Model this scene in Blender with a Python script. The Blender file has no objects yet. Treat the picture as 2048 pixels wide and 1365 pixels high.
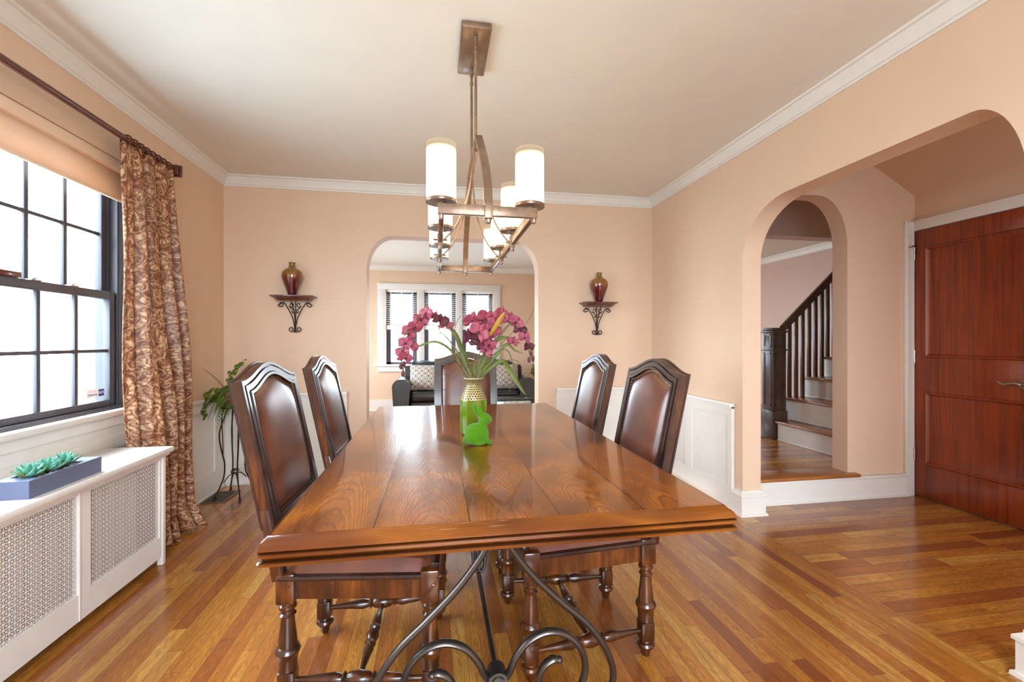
import bpy, bmesh, math, random
from mathutils import Vector, Matrix
random.seed(7)
PI = math.pi
SC = bpy.context.scene
COL = SC.collection

# ---------------------------------------------------------------- camera, world, light, exposure
YAW = math.atan(150.5/889.0)
cam_d = bpy.data.cameras.new('camera'); cam = bpy.data.objects.new('camera', cam_d); COL.objects.link(cam)
cam_d.sensor_width = 36.0; cam_d.lens = 889.0/2048.0*36.0; cam_d.clip_start = 0.02; cam_d.clip_end = 200
cam.location = (0, 0, 1.2); cam.rotation_euler = (PI/2, 0, -YAW)
SC.camera = cam
SC.view_settings.view_transform = 'Standard'; SC.view_settings.look = 'None'
SC.view_settings.gamma = 1.0; SC.view_settings.use_curve_mapping = False
SC.view_settings.exposure = 0.0
SC.cycles.use_denoising = True
SC.cycles.max_bounces = 10; SC.cycles.diffuse_bounces = 6; SC.cycles.glossy_bounces = 4
SC.cycles.transparent_max_bounces = 12; SC.cycles.sample_clamp_indirect = 6.0
SC.cycles.caustics_reflective = False; SC.cycles.caustics_refractive = False

W = bpy.data.worlds.new('World'); SC.world = W; W.use_nodes = True
wn = W.node_tree; wn.nodes.clear()
wo = wn.nodes.new('ShaderNodeOutputWorld'); wb = wn.nodes.new('ShaderNodeBackground')
tcw = wn.nodes.new('ShaderNodeTexCoord'); nzw = wn.nodes.new('ShaderNodeTexNoise'); rmw = wn.nodes.new('ShaderNodeValToRGB')
nzw.inputs['Scale'].default_value = 9; nzw.inputs['Detail'].default_value = 5
rmw.color_ramp.elements[0].position = .38; rmw.color_ramp.elements[0].color = (.66, .82, .94, 1)
rmw.color_ramp.elements[1].position = .58; rmw.color_ramp.elements[1].color = (.92, .99, 1.08, 1)
wn.links.new(tcw.outputs['Generated'], nzw.inputs['Vector']); wn.links.new(nzw.outputs[0], rmw.inputs[0])
# the ground outside is darker than the sky
sxw = wn.nodes.new('ShaderNodeSeparateXYZ'); wn.links.new(tcw.outputs['Generated'], sxw.inputs[0])
gr = wn.nodes.new('ShaderNodeValToRGB'); gr.color_ramp.elements[0].position = .46; gr.color_ramp.elements[0].color = (.40, .45, .46, 1)
gr.color_ramp.elements[1].position = .54; gr.color_ramp.elements[1].color = (1, 1, 1, 1)
mpw = wn.nodes.new('ShaderNodeMapRange'); mpw.inputs[1].default_value = -1; wn.links.new(sxw.outputs[2], mpw.inputs[0]); wn.links.new(mpw.outputs[0], gr.inputs[0])
mlw = wn.nodes.new('ShaderNodeMix'); mlw.data_type = 'RGBA'; mlw.blend_type = 'MULTIPLY'; mlw.inputs[0].default_value = 1
wn.links.new(rmw.outputs[0], mlw.inputs[6]); wn.links.new(gr.outputs[0], mlw.inputs[7]); wn.links.new(mlw.outputs[2], wb.inputs[0]); wn.links.new(wb.outputs[0], wo.inputs[0])
wb.inputs[1].default_value = 26.0
W.cycles.sampling_method = 'MANUAL'; W.cycles.sample_map_resolution = 256

def area(name, loc, rot, sx, sy, power=0, color=(1, 1, 1), portal=False):
    l = bpy.data.lights.new(name, 'AREA'); l.shape = 'RECTANGLE'; l.size = sx; l.size_y = sy
    l.energy = power; l.color = color
    if portal: l.cycles.is_portal = True
    o = bpy.data.objects.new(name, l); COL.objects.link(o); o.location = loc; o.rotation_euler = rot
    return o
# daylight portals: left and far windows are real, others are unseen, added for fill
area('daylight_left', (-1.95, 2.05, 1.5), (0, -PI/2, 0), 1.5, 1.9, portal=True)
area('daylight_far', (.07, 8.1, 1.42), (-PI/2, 0, 0), 2.1, 1.4, portal=True)
area('added_daylight_behind', (.2, -1.75, 1.5), (PI/2, 0, 0), 1.8, 1.75, portal=True)
area('added_daylight_living_left', (-2.85, 6.1, 1.45), (0, -PI/2, 0), 1.3, 2.0, portal=True)
area('added_daylight_hall', (2.825, 7.85, 1.62), (-PI/2, 0, 0), .95, 1.45, portal=True)
area('added_daylight_vestibule', (2.75, -1.75, 1.5), (PI/2, 0, 0), .7, 1.75, portal=True)

# ---------------------------------------------------------------- node helpers
def srgb(h):
    h = h.lstrip('#'); v = [int(h[i:i+2], 16)/255 for i in (0, 2, 4)]
    return tuple(c/12.92 if c <= .04045 else ((c+.055)/1.055)**2.4 for c in v) + (1.0,)
class NT:
    def __init__(s, name):
        s.m = bpy.data.materials.new(name); s.m.use_nodes = True; s.t = s.m.node_tree; s.n = s.t.nodes
        s.b = s.n['Principled BSDF']; s.out = s.n['Material Output']
    def new(s, k, **kw):
        x = s.n.new(k)
        for a, v in kw.items(): setattr(x, a, v)
        return x
    def put(s, sock, v):
        if isinstance(v, bpy.types.NodeSocket): s.t.links.new(v, sock)
        else: sock.default_value = v
    def math(s, op, a, b=0.0, c=None):
        x = s.new('ShaderNodeMath', operation=op); s.put(x.inputs[0], a); s.put(x.inputs[1], b)
        if c is not None: s.put(x.inputs[2], c)
        return x.outputs[0]
    def obj(s):
        x = s.new('ShaderNodeTexCoord'); return x.outputs['Object']
    def sep(s, v):
        x = s.new('ShaderNodeSeparateXYZ'); s.put(x.inputs[0], v); return x.outputs
    def comb(s, a, b, c=0.0):
        x = s.new('ShaderNodeCombineXYZ')
        for i, v in enumerate((a, b, c)): s.put(x.inputs[i], v)
        return x.outputs[0]
    def noise(s, v, scale, detail=3, rough=.55, dist=0.0):
        x = s.new('ShaderNodeTexNoise'); s.put(x.inputs['Vector'], v); s.put(x.inputs['Scale'], scale)
        s.put(x.inputs['Detail'], detail); s.put(x.inputs['Roughness'], rough); s.put(x.inputs['Distortion'], dist)
        return x.outputs[0]
    def white(s, v):
        x = s.new('ShaderNodeTexWhiteNoise'); s.put(x.inputs['Vector'], v); return x.outputs[0]
    def scale(s, v, k):
        x = s.new('ShaderNodeVectorMath', operation='MULTIPLY'); s.put(x.inputs[0], v); s.put(x.inputs[1], k); return x.outputs[0]
    def add(s, a, b):
        x = s.new('ShaderNodeVectorMath', operation='ADD'); s.put(x.inputs[0], a); s.put(x.inputs[1], b); return x.outputs[0]
    def ramp(s, f, stops, interp='LINEAR'):
        x = s.new('ShaderNodeValToRGB'); x.color_ramp.interpolation = interp; e = x.color_ramp.elements
        e[0].position, e[0].color = stops[0][0], stops[0][1]; e[1].position, e[1].color = stops[-1][0], stops[-1][1]
        for p, c in stops[1:-1]:
            q = e.new(p); q.color = c
        s.put(x.inputs[0], f); return x.outputs[0]
    def mix(s, f, a, b, mode='MIX'):
        x = s.new('ShaderNodeMix', data_type='RGBA', blend_type=mode)
        s.put(x.inputs[0], f); s.put(x.inputs[6], a); s.put(x.inputs[7], b); return x.outputs[2]
    def bump(s, h, strength=.3, dist=.002):
        x = s.new('ShaderNodeBump'); s.put(x.inputs['Height'], h); x.inputs['Strength'].default_value = strength
        x.inputs['Distance'].default_value = dist; s.put(s.b.inputs['Normal'], x.outputs[0]); return x
    def set(s, **kw):
        for k, v in kw.items(): s.put(s.b.inputs[k.replace('_', ' ')], v)
        return s.m
def g(v): return (v, v, v, 1)
def plain(name, col, rough=.5, metal=0, coat=0, spec=.5, sheen=0):
    t = NT(name); v = t.noise(t.obj(), 14, 2)
    t.set(Base_Color=t.mix(.12, srgb(col), t.ramp(v, [(.3, tuple(c*.8 for c in srgb(col)[:3])+(1,)), (.7, tuple(min(1, c*1.15) for c in srgb(col)[:3])+(1,))])),
          Roughness=rough, Metallic=metal, Coat_Weight=coat, Coat_Roughness=.12, Specular_IOR_Level=spec, Sheen_Weight=sheen)
    return t.m

def mat_wall(name, col, amount=.25):
    t = NT(name); o = t.obj()
    h = t.math('ADD', t.noise(o, 26, 4, .6), t.math('MULTIPLY', t.noise(t.scale(o, (60, 60, 14)), 1.0, 2), .35))
    c = srgb(col); v = t.noise(t.scale(o, (4, 4, 1.6)), 1.5, 3)
    t.set(Base_Color=t.mix(v, tuple(x*.955 for x in c[:3])+(1,), tuple(min(1, x*1.04) for x in c[:3])+(1,)), Roughness=.55, Specular_IOR_Level=.25)
    t.bump(h, amount, .004); return t.m
M = {}
M['wall'] = mat_wall('peach_wall_paint', '#d8bba1')
M['wall_rough'] = mat_wall('rough_plaster', '#cdb6ad', 1.0)
M['ceiling'] = mat_wall('ceiling_paint', '#dfdbd2', .08)
M['trim'] = plain('white_trim_paint', '#ddd9d2', .4)
M['radiator_paint'] = plain('radiator_paint', '#dfdbd6', .42)

def mat_floor(name, axis, w=.057, tint=0.0):
    t = NT(name); x, y, z = t.sep(t.obj())
    u, v = (x, y) if axis == 'Y' else (y, x)
    us = t.math('DIVIDE', u, w); iu = t.math('FLOOR', us); fu = t.math('FRACT', us)
    r1 = t.white(t.comb(iu, 3.7)); vs = t.math('ADD', t.math('DIVIDE', v, .95), t.math('MULTIPLY', r1, 7.3))
    iv = t.math('FLOOR', vs); fv = t.math('FRACT', vs)
    rnd = t.white(t.comb(iu, iv, 1.3)); rnd2 = t.white(t.comb(iv, iu, 8.1))
    base = t.ramp(rnd, [(0, srgb('#84481f')), (.12, srgb('#9b5a2a')), (.3, srgb('#b06b30')), (.55, srgb('#c0802f')), (.8, srgb('#cb8c3c')), (1, srgb('#dba850'))])
    gu = t.math('ADD', t.math('MULTIPLY', u, 38.0), t.math('MULTIPLY', rnd2, 40.0))
    gv = t.math('ADD', t.math('MULTIPLY', v, 2.4), t.math('MULTIPLY', rnd, 17.0))
    n1 = t.noise(t.comb(gu, gv), 1.0, 4, .6, .6)
    fine = t.noise(t.comb(t.math('MULTIPLY', u, 420.0), t.math('MULTIPLY', v, 14.0)), 1.0, 2)
    # cathedral arcs on some boards
    lu = t.math('SUBTRACT', fu, t.math('ADD', .3, t.math('MULTIPLY', rnd2, .4)))
    arcs = t.math('ADD', t.math('MULTIPLY', t.math('MULTIPLY', lu, lu), 9.0), t.math('ADD', t.math('MULTIPLY', v, 5.0), t.math('MULTIPLY', n1, 3.0)))
    arc = t.math('POWER', t.math('ABSOLUTE', t.math('SINE', t.math('MULTIPLY', arcs, 9.0))), 3.0)
    dark = t.mix(t.math('MULTIPLY', arc, .50), base, srgb('#6f3a1a'), 'MIX')
    col = t.mix(t.math('MULTIPLY', t.ramp(n1, [(.38, g(0)), (.68, g(1))]), .5), dark, srgb('#7d4420'))
    col = t.mix(t.math('MULTIPLY', t.ramp(fine, [(.42, g(0)), (.66, g(1))]), .38), col, srgb('#633113'))
    seam = t.math('MAXIMUM', t.math('LESS_THAN', fu, .022), t.math('LESS_THAN', fv, .0016))
    col = t.mix(t.math('MULTIPLY', seam, .75), col, srgb('#3d1f0e'))
    t.set(Base_Color=col, Roughness=t.math('ADD', .17, t.math('MULTIPLY', n1, .12)), Coat_Weight=.35, Coat_Roughness=.10, Specular_IOR_Level=.45)
    t.bump(t.math('SUBTRACT', t.math('MULTIPLY', fine, .3), seam), .25, .0012)
    return t.m
M['floor_y'] = mat_floor('oak_floor_long', 'Y'); M['floor_x'] = mat_floor('oak_floor_cross', 'X', .075)

def mat_table(name, planks=True):
    t = NT(name); x, y, z = t.sep(t.obj())
    if planks:
        us = t.math('DIVIDE', t.math('ADD', x, .545), .218); u, v = x, y
    else:
        us = t.math('DIVIDE', t.math('ADD', z, 4.0), .9); u, v = t.math('ADD', y, z), x
    iu = t.math('FLOOR', us); fu = t.math('FRACT', us); rnd = t.white(t.comb(iu, 2.2))
    big = t.noise(t.comb(t.math('MULTIPLY', u, 3.2), t.math('ADD', t.math('MULTIPLY', v, 1.6), t.math('MULTIPLY', rnd, 30))), 1.0, 3, .5)
    if planks:
        lu = t.math('SUBTRACT', fu, t.math('ADD', .38, t.math('MULTIPLY', rnd, .24)))
        ph = t.math('ADD', t.math('MULTIPLY', t.math('MULTIPLY', lu, lu), 7.5), t.math('ADD', t.math('MULTIPLY', v, 2.6), t.math('MULTIPLY', big, 1.5)))
        ph = t.math('ADD', ph, t.math('MULTIPLY', rnd, 9))
    else:
        ph = t.math('ADD', t.math('MULTIPLY', u, 22.0), t.math('ADD', t.math('MULTIPLY', v, .7), t.math('MULTIPLY', big, 3.0)))
    jit = t.noise(t.comb(t.math('MULTIPLY', u, 30), t.math('MULTIPLY', v, 30)), 1.0, 2)
    ph = t.math('ADD', ph, t.math('MULTIPLY', jit, .10))
    s1 = t.math('FRACT', t.math('MULTIPLY', ph, 6.0))
    line = t.ramp(s1, [(0, g(0)), (.55, g(.10)), (.86, g(.45)), (.94, g(1)), (1, g(0))])
    fine = t.noise(t.comb(t.math('MULTIPLY', u, 260), t.math('MULTIPLY', v, 12)), 1.0, 3)
    pores = t.noise(t.comb(t.math('MULTIPLY', ph, 60), t.math('MULTIPLY', v, 5)), 1.0, 2)
    base = t.ramp(big, [(.30, srgb('#3b1b0a')), (.42, srgb('#683410')), (.54, srgb('#a05c17')), (.70, srgb('#57290d'))])
    col = t.mix(t.math('MULTIPLY', line, .72), base, srgb('#4a2009'))
    col = t.mix(t.math('MULTIPLY', t.ramp(fine, [(.42, g(0)), (.72, g(1))]), .38), col, srgb('#5c2c0e'))
    col = t.mix(t.math('MULTIPLY', t.ramp(pores, [(.5, g(0)), (.75, g(1))]), .25), col, srgb('#4f240b'))
    h = t.math('MULTIPLY', line, -1.0)
    if planks:
        e = t.math('MINIMUM', fu, t.math('SUBTRACT', 1.0, fu)); seam = t.math('LESS_THAN', e, .009)
        col = t.mix(t.math('MULTIPLY', seam, .85), col, srgb('#2b1408'))
        h = t.math('SUBTRACT', h, t.math('MULTIPLY', seam, 4.0))
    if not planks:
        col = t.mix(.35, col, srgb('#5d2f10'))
        groove_shade = t.ramp(z, [(.722, g(.35)), (.7265, g(0)), (.733, g(0)), (.7345, g(.9)), (.7375, g(.9)), (.740, g(.1)), (.7495, g(.1)), (.7525, g(.9)), (.7555, g(.85)), (.758, g(0))])  # shade in the edge grooves, painted as dark bands by height
        col = t.mix(groove_shade, col, srgb('#1d0d05'))
    t.set(Base_Color=col, Roughness=t.math('ADD', .2, t.math('MULTIPLY', fine, .1)), Coat_Weight=.6, Coat_Roughness=.045, Coat_IOR=1.45, Specular_IOR_Level=.15)
    t.bump(h, .18, .0012); return t.m
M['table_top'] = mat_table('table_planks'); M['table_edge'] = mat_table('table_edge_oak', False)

def mat_darkwood(name, a, b, c, coat=.5, rough=.28, sc=(22, 22, 3), blot=.7):
    t = NT(name); o = t.obj(); n = t.noise(t.scale(o, sc), 1.0, 4, .6, .8); n2 = t.noise(o, 6.5, 3, .5)
    col = t.ramp(n, [(.25, srgb(a)), (.5, srgb(b)), (.78, srgb(c))])
    col = t.mix(t.math('MULTIPLY', t.ramp(n2, [(.42, g(0)), (.62, g(1))]), blot), col, srgb(a))
    t.set(Base_Color=col, Roughness=rough, Coat_Weight=coat, Coat_Roughness=.1); t.bump(n, .06, .001); return t.m
M['chair_wood'] = mat_darkwood('antiqued_chair_wood', '#241108', '#4c250d', '#82481a', .38, .3)
M['chair_edge'] = mat_darkwood('chair_moulding_wood', '#1d0f0d', '#331b14', '#4f2c1b', .35, .3)
M['stair_wood'] = mat_darkwood('stair_dark_oak', '#3a2a22', '#4d382c', '#65493a', .25, .42)
M['shelf_wood'] = mat_darkwood('shelf_mahogany', '#3c160d', '#5e2818', '#7a3620', .4, .35)
M['door_wood'] = mat_darkwood('stained_pine', '#5a1f06', '#86340e', '#9c4616', .3, .36, (14, 34, 1.1), .22)
M['tread_wood'] = mat_darkwood('tread_oak', '#8a5228', '#a5662f', '#b5763a', .4, .3, (3, 22, 22))
M['rod_bronze'] = plain('rod_bronze', '#5b2a1a', .28, .35, .4)

def mat_leather(name, col, dark, rough=.36):
    t = NT(name); o = t.obj()
    vo = t.new('ShaderNodeTexVoronoi'); t.put(vo.inputs['Vector'], o); vo.inputs['Scale'].default_value = 420
    n = t.noise(o, 7, 4, .6)
    t.set(Base_Color=t.mix(t.ramp(n, [(.35, g(0)), (.7, g(1))]), srgb(col), srgb(dark)), Roughness=rough, Specular_IOR_Level=.55, Coat_Weight=.25, Coat_Roughness=.3)
    t.bump(t.math('ADD', vo.outputs[0], t.math('MULTIPLY', n, 3)), .12, .0012); return t.m
M['leather'] = mat_leather('brown_leather', '#6a3c2c', '#4c281a', .30)
M['black_leather'] = mat_leather('black_leather', '#23272a', '#16191b', .3)
M['brass'] = plain('antique_brass', '#8a6f55', .3, .9)
M['iron'] = plain('pewter_iron', '#5a5450', .33, .85)
M['iron_dark'] = plain('dark_iron', '#33231c', .5, .5)
M['chrome'] = plain('brushed_nickel', '#b9b4ad', .25, 1.0)
M['bronze_light'] = mat_darkwood('brushed_bronze', '#6d5544', '#8b6f58', '#a2866a', .2, .38, (40, 4, 40))
M['bronze_light'].node_tree.nodes['Principled BSDF'].inputs['Metallic'].default_value = .45
M['black_frame'] = plain('black_window_frame', '#3b3940', .45)
M['black'] = plain('soft_black', '#141210', .6)
M['soil'] = plain('soil', '#4a3d33', .95)
M['gravel'] = plain('gravel', '#b3a596', .9)
M['planter'] = plain('slate_planter', '#58607a', .45)
M['fabric_light'] = plain('shade_cloth', '#e9cdb4', .8)
M['white_cloth'] = plain('white_slats', '#f4f1ec', .5)

t = NT('shade_translucent')
tr = t.new('ShaderNodeBsdfTranslucent'); tr.inputs[0].default_value = srgb('#f3d6bb'); mx = t.new('ShaderNodeMixShader'); mx.inputs[0].default_value = .18
t.set(Base_Color=srgb('#e6cab2'), Roughness=.9); t.t.links.new(t.b.outputs[0], mx.inputs[1]); t.t.links.new(tr.outputs[0], mx.inputs[2]); t.t.links.new(mx.outputs[0], t.out.inputs[0])
M['shade'] = t.m

def mat_glass(name, tint=(1, 1, 1, 1), gl=.08):
    t = NT(name); a = t.new('ShaderNodeBsdfTransparent'); a.inputs[0].default_value = tint
    b = t.new('ShaderNodeBsdfGlossy'); b.inputs['Roughness'].default_value = .02
    f = t.new('ShaderNodeFresnel'); f.inputs[0].default_value = 1.3; mx = t.new('ShaderNodeMixShader')
    t.put(mx.inputs[0], f.outputs[0]); t.t.links.new(a.outputs[0], mx.inputs[1]); t.t.links.new(b.outputs[0], mx.inputs[2])
    t.t.links.new(mx.outputs[0], t.out.inputs[0]); return t.m
M['glass'] = mat_glass('window_glass', (.93, .98, 1, 1)); 
M['table_glass'] = mat_glass('table_glass', (.75, .88, .9, 1))

def mat_lampshade():
    t = NT('frosted_lit_glass'); x, y, z = t.sep(t.obj())
    # the glass glows around the bulb and thins out toward the open rim
    f = t.ramp(t.math('DIVIDE', z, .19), [(0, g(.7)), (.18, g(1)), (.75, g(1)), (.92, g(.085)), (1, g(.12))])
    em = t.new('ShaderNodeEmission'); em.inputs[0].default_value = srgb('#ffe4b4'); t.put(em.inputs[1], t.math('MULTIPLY', f, 9.0))
    tp = t.new('ShaderNodeBsdfTransparent'); mx = t.new('ShaderNodeMixShader')
    t.put(mx.inputs[0], t.ramp(t.math('DIVIDE', z, .19), [(0, g(.9)), (.8, g(.9)), (.96, g(.3)), (1, g(.5))]))
    t.t.links.new(tp.outputs[0], mx.inputs[1]); t.t.links.new(em.outputs[0], mx.inputs[2]); t.t.links.new(mx.outputs[0], t.out.inputs[0]); return t.m
M['lampshade'] = mat_lampshade()
t = NT('bulb_glow'); t.set(Base_Color=(1, 1, 1, 1), Emission_Color=srgb('#ffe2b0'), Emission_Strength=14.0); M['bulb'] = t.m

def mat_grille():
    t = NT('perforated_metal'); x, y, z = t.sep(t.obj()); cs = .021
    u = t.math('DIVIDE', y, cs); v = t.math('DIVIDE', z, cs)
    fu = t.math('SUBTRACT', t.math('FRACT', u), .5); fv = t.math('SUBTRACT', t.math('FRACT', v), .5)
    ang = t.math('ARCTAN2', fv, fu); m8 = t.math('ABSOLUTE', t.math('SINE', t.math('MULTIPLY', ang, 4)))
    mx_ = t.math('MAXIMUM', t.math('ABSOLUTE', fu), t.math('ABSOLUTE', fv))
    hole = t.math('MULTIPLY', t.math('GREATER_THAN', m8, .50), t.math('MULTIPLY', t.math('GREATER_THAN', mx_, .16), t.math('LESS_THAN', mx_, .43)))
    tp = t.new('ShaderNodeBsdfTransparent'); mx = t.new('ShaderNodeMixShader'); t.put(mx.inputs[0], hole)
    t.set(Base_Color=srgb('#e6e1dc'), Roughness=.45)
    t.t.links.new(t.b.outputs[0], mx.inputs[1]); t.t.links.new(tp.outputs[0], mx.inputs[2]); t.t.links.new(mx.outputs[0], t.out.inputs[0]); return t.m
M['grille'] = mat_grille()

def mat_paisley():
    t = NT('paisley_satin'); x = t.new('ShaderNodeUVMap'); x.uv_map = 'uv'; uv = x.outputs[0]
    def swirl(scale, k, arms, thr, seed):
        p = t.add(t.scale(uv, (scale, scale, 0)), (seed, seed*1.7, 0))
        w = t.new('ShaderNodeTexNoise'); t.put(w.inputs['Vector'], p); w.inputs['Scale'].default_value = .8; w.inputs['Detail'].default_value = 1
        p2 = t.add(p, t.scale(w.outputs['Color'], (.7, .7, 0)))
        vo = t.new('ShaderNodeTexVoronoi', voronoi_dimensions='2D'); t.put(vo.inputs['Vector'], p2); vo.inputs['Scale'].default_value = 1.0; vo.inputs['Randomness'].default_value = .75
        d = t.new('ShaderNodeVectorMath', operation='SUBTRACT'); t.put(d.inputs[0], p2); t.put(d.inputs[1], vo.outputs['Position'])
        dx, dy, dz = t.sep(d.outputs[0]); r = t.math('SQRT', t.math('ADD', t.math('MULTIPLY', dx, dx), t.math('ADD', t.math('MULTIPLY', dy, dy), .0004)))
        th = t.math('ARCTAN2', dy, dx); cr, cg, cb = t.sep(vo.outputs['Color'])
        hand = t.math('SIGN', t.math('SUBTRACT', cr, .5))
        ph = t.math('ADD', t.math('MULTIPLY', th, t.math('MULTIPLY', hand, arms)), t.math('MULTIPLY', t.math('LOGARITHM', r, 2.718), k))
        s = t.math('SINE', t.math('ADD', ph, t.math('MULTIPLY', cg, 6)))
        return s, r, th, cb
    s1, r1, th1, c1 = swirl(6.0, 7.0, 1.0, .5, 1.3)
    s2, r2, th2, c2 = swirl(17.0, 5.0, 2.0, .5, 4.1)
    beads = t.math('MULTIPLY', t.math('GREATER_THAN', t.math('SINE', t.math('MULTIPLY', th1, 17)), .1), t.math('GREATER_THAN', s1, .72))
    col = t.ramp(s1, [(0, srgb('#6f3d22')), (.30, srgb('#8d5230')), (.36, srgb('#c9a27c')), (.43, srgb('#8c5030')), (.56, srgb('#a26a45')), (.62, srgb('#542a1a')), (.68, srgb('#75401f')), (.78, srgb('#8a5332')), (.80, srgb('#d6b48e')), (.86, srgb('#82482c')), (1, srgb('#a8744d'))])
    # ramp input is 0..1, so remap the sine
    rm = [n for n in t.n if n.type == 'VALTORGB'][-1]; t.put(rm.inputs[0], t.math('ADD', t.math('MULTIPLY', s1, .5), .5))
    small = t.math('GREATER_THAN', s2, .62)
    col = t.mix(t.math('MULTIPLY', small, .55), col, t.mix(c2, srgb('#d9b78f'), srgb('#9a6644')))
    small2 = t.math('LESS_THAN', s2, -.82)
    col = t.mix(t.math('MULTIPLY', small2, .6), col, srgb('#5c3018'))
    col = t.mix(t.math('MULTIPLY', beads, .7), col, srgb('#d8b690'))
    t.set(Base_Color=col, Roughness=.42, Specular_IOR_Level=.35)
    tr = t.new('ShaderNodeBsdfTranslucent'); t.put(tr.inputs[0], col); mx = t.new('ShaderNodeMixShader'); mx.inputs[0].default_value = .12
    t.t.links.new(t.b.outputs[0], mx.inputs[1]); t.t.links.new(tr.outputs[0], mx.inputs[2]); t.t.links.new(mx.outputs[0], t.out.inputs[0])
    return t.m
M['paisley'] = mat_paisley()

def mat_damask():
    t = NT('damask_cloth'); x = t.new('ShaderNodeUVMap'); x.uv_map = 'uv'; u, v, _ = t.sep(x.outputs[0])
    a = t.math('ADD', u, v); b = t.math('SUBTRACT', u, v)
    n = t.noise(x.outputs[0], 26, 3)
    d = t.math('MULTIPLY', t.math('SINE', t.math('MULTIPLY', a, 15)), t.math('SINE', t.math('MULTIPLY', b, 15)))
    e = t.math('ABSOLUTE', t.math('SINE', t.math('ADD', t.math('MULTIPLY', d, 5), t.math('MULTIPLY', n, 3))))
    col = t.ramp(e, [(.0, srgb('#26262b')), (.52, srgb('#45424a')), (.60, srgb('#b9ada0')), (1, srgb('#dcd4c8'))])
    t.set(Base_Color=col, Roughness=.8); return t.m
M['damask'] = mat_damask()

def mat_petal(name, a, b):
    t = NT(name); n = t.noise(t.obj(), 30, 3)
    tr = t.new('ShaderNodeBsdfTranslucent'); col = t.mix(n, srgb(a), srgb(b)); t.put(tr.inputs[0], col); t.set(Base_Color=col, Roughness=.55)
    mx = t.new('ShaderNodeMixShader'); mx.inputs[0].default_value = .35
    t.t.links.new(t.b.outputs[0], mx.inputs[1]); t.t.links.new(tr.outputs[0], mx.inputs[2]); t.t.links.new(mx.outputs[0], t.out.inputs[0]); return t.m
M['petal'] = mat_petal('orchid_petal', '#bd5a6c', '#9a4459'); M['petal_dark'] = mat_petal('orchid_petal_dark', '#74343f', '#542632')
M['leaf'] = mat_petal('blade_leaf', '#7f8c3c', '#5d6b2e'); M['leaf_yellow'] = mat_petal('yellow_blade', '#d09a1e', '#a88a30')
M['leaf_olive'] = mat_petal('olive_grass', '#6c6a3e', '#8a7a55'); M['fern'] = mat_petal('fern_green', '#6f8c2c', '#48621a')
M['ivy'] = mat_petal('ivy_green', '#95a832', '#4d6428'); M['succulent'] = mat_petal('succulent_teal', '#8fd0bb', '#3d8a74')
M['succulent_green'] = mat_petal('succulent_under', '#8a9a4a', '#4f7d4c'); M['twig'] = plain('twig', '#6b4a3c', .8)
M['cream_petal'] = mat_petal('cream_blossom', '#e8d49a', '#d6bf80')

def mat_moss():
    t = NT('green_flock'); n = t.noise(t.obj(), 260, 3); n2 = t.noise(t.obj(), 30, 2)
    t.set(Base_Color=t.mix(n2, srgb('#4d7f12'), srgb('#3d6a0c')), Roughness=1.0, Sheen_Weight=.2, Specular_IOR_Level=.1); t.bump(n, .8, .002); return t.m
M['moss'] = mat_moss()
def mat_green_glaze():
    t = NT('green_glaze'); x, y, z = t.sep(t.obj()); n = t.noise(t.scale(t.obj(), (30, 30, 3)), 1.0, 2)
    t.set(Base_Color=t.mix(n, srgb('#4c640a'), srgb('#6b8012')), Roughness=.16, Coat_Weight=.6); return t.m
M['green_glaze'] = mat_green_glaze()
def mat_honeycomb():
    t = NT('honeycomb_neck'); x, y, z = t.sep(t.obj()); th = t.math('ARCTAN2', y, x)
    v = t.math('MULTIPLY', z, 100.0); iv = t.math('FLOOR', v); u = t.math('ADD', t.math('MULTIPLY', th, 4.138), t.math('MULTIPLY', iv, .5))
    fu = t.math('SUBTRACT', t.math('FRACT', u), .5); fv = t.math('SUBTRACT', t.math('FRACT', v), .5)
    r = t.math('ADD', t.math('MULTIPLY', fu, fu), t.math('MULTIPLY', fv, fv)); hole = t.math('LESS_THAN', r, .12)
    up = t.ramp(z, [(.0, srgb('#b3a06a')), (.2, srgb('#b3a06a')), (.24, srgb('#8a7a4c'))])
    t.set(Base_Color=t.mix(hole, up, srgb('#2d2210')), Roughness=.35); t.bump(t.math('MULTIPLY', hole, -1), .6, .002); return t.m
M['honeycomb'] = mat_honeycomb()
def mat_vase():
    t = NT('drip_glaze'); x, y, z = t.sep(t.obj()); th = t.math('ARCTAN2', y, x)
    n = t.noise(t.comb(t.math('MULTIPLY', th, 3.5), t.math('MULTIPLY', z, 5)), 1.0, 3)
    f = t.math('ADD', t.math('MULTIPLY', z, 4.2), t.math('MULTIPLY', t.math('SUBTRACT', n, .5), 1.1))
    t.set(Base_Color=t.ramp(f, [(.1, srgb('#4d1418')), (.55, srgb('#5d1a1a')), (.82, srgb('#8c5c22')), (1, srgb('#76592c'))]), Roughness=.14, Coat_Weight=.7); return t.m
M['vase'] = mat_vase()
t = NT('basket_iron'); vo = t.new('ShaderNodeTexVoronoi'); t.put(vo.inputs['Vector'], t.obj()); vo.inputs['Scale'].default_value = 60
t.set(Base_Color=t.mix(t.math('GREATER_THAN', vo.outputs[0], .35), srgb('#2c1d15'), srgb('#6b4c38')), Roughness=.5, Metallic=.3); M['basket'] = t.m
M['sticker'] = plain('white_sticker', '#f0f0f4', .5); M['sticker_blue'] = plain('blue_print', '#1d3f8a', .5)

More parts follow.
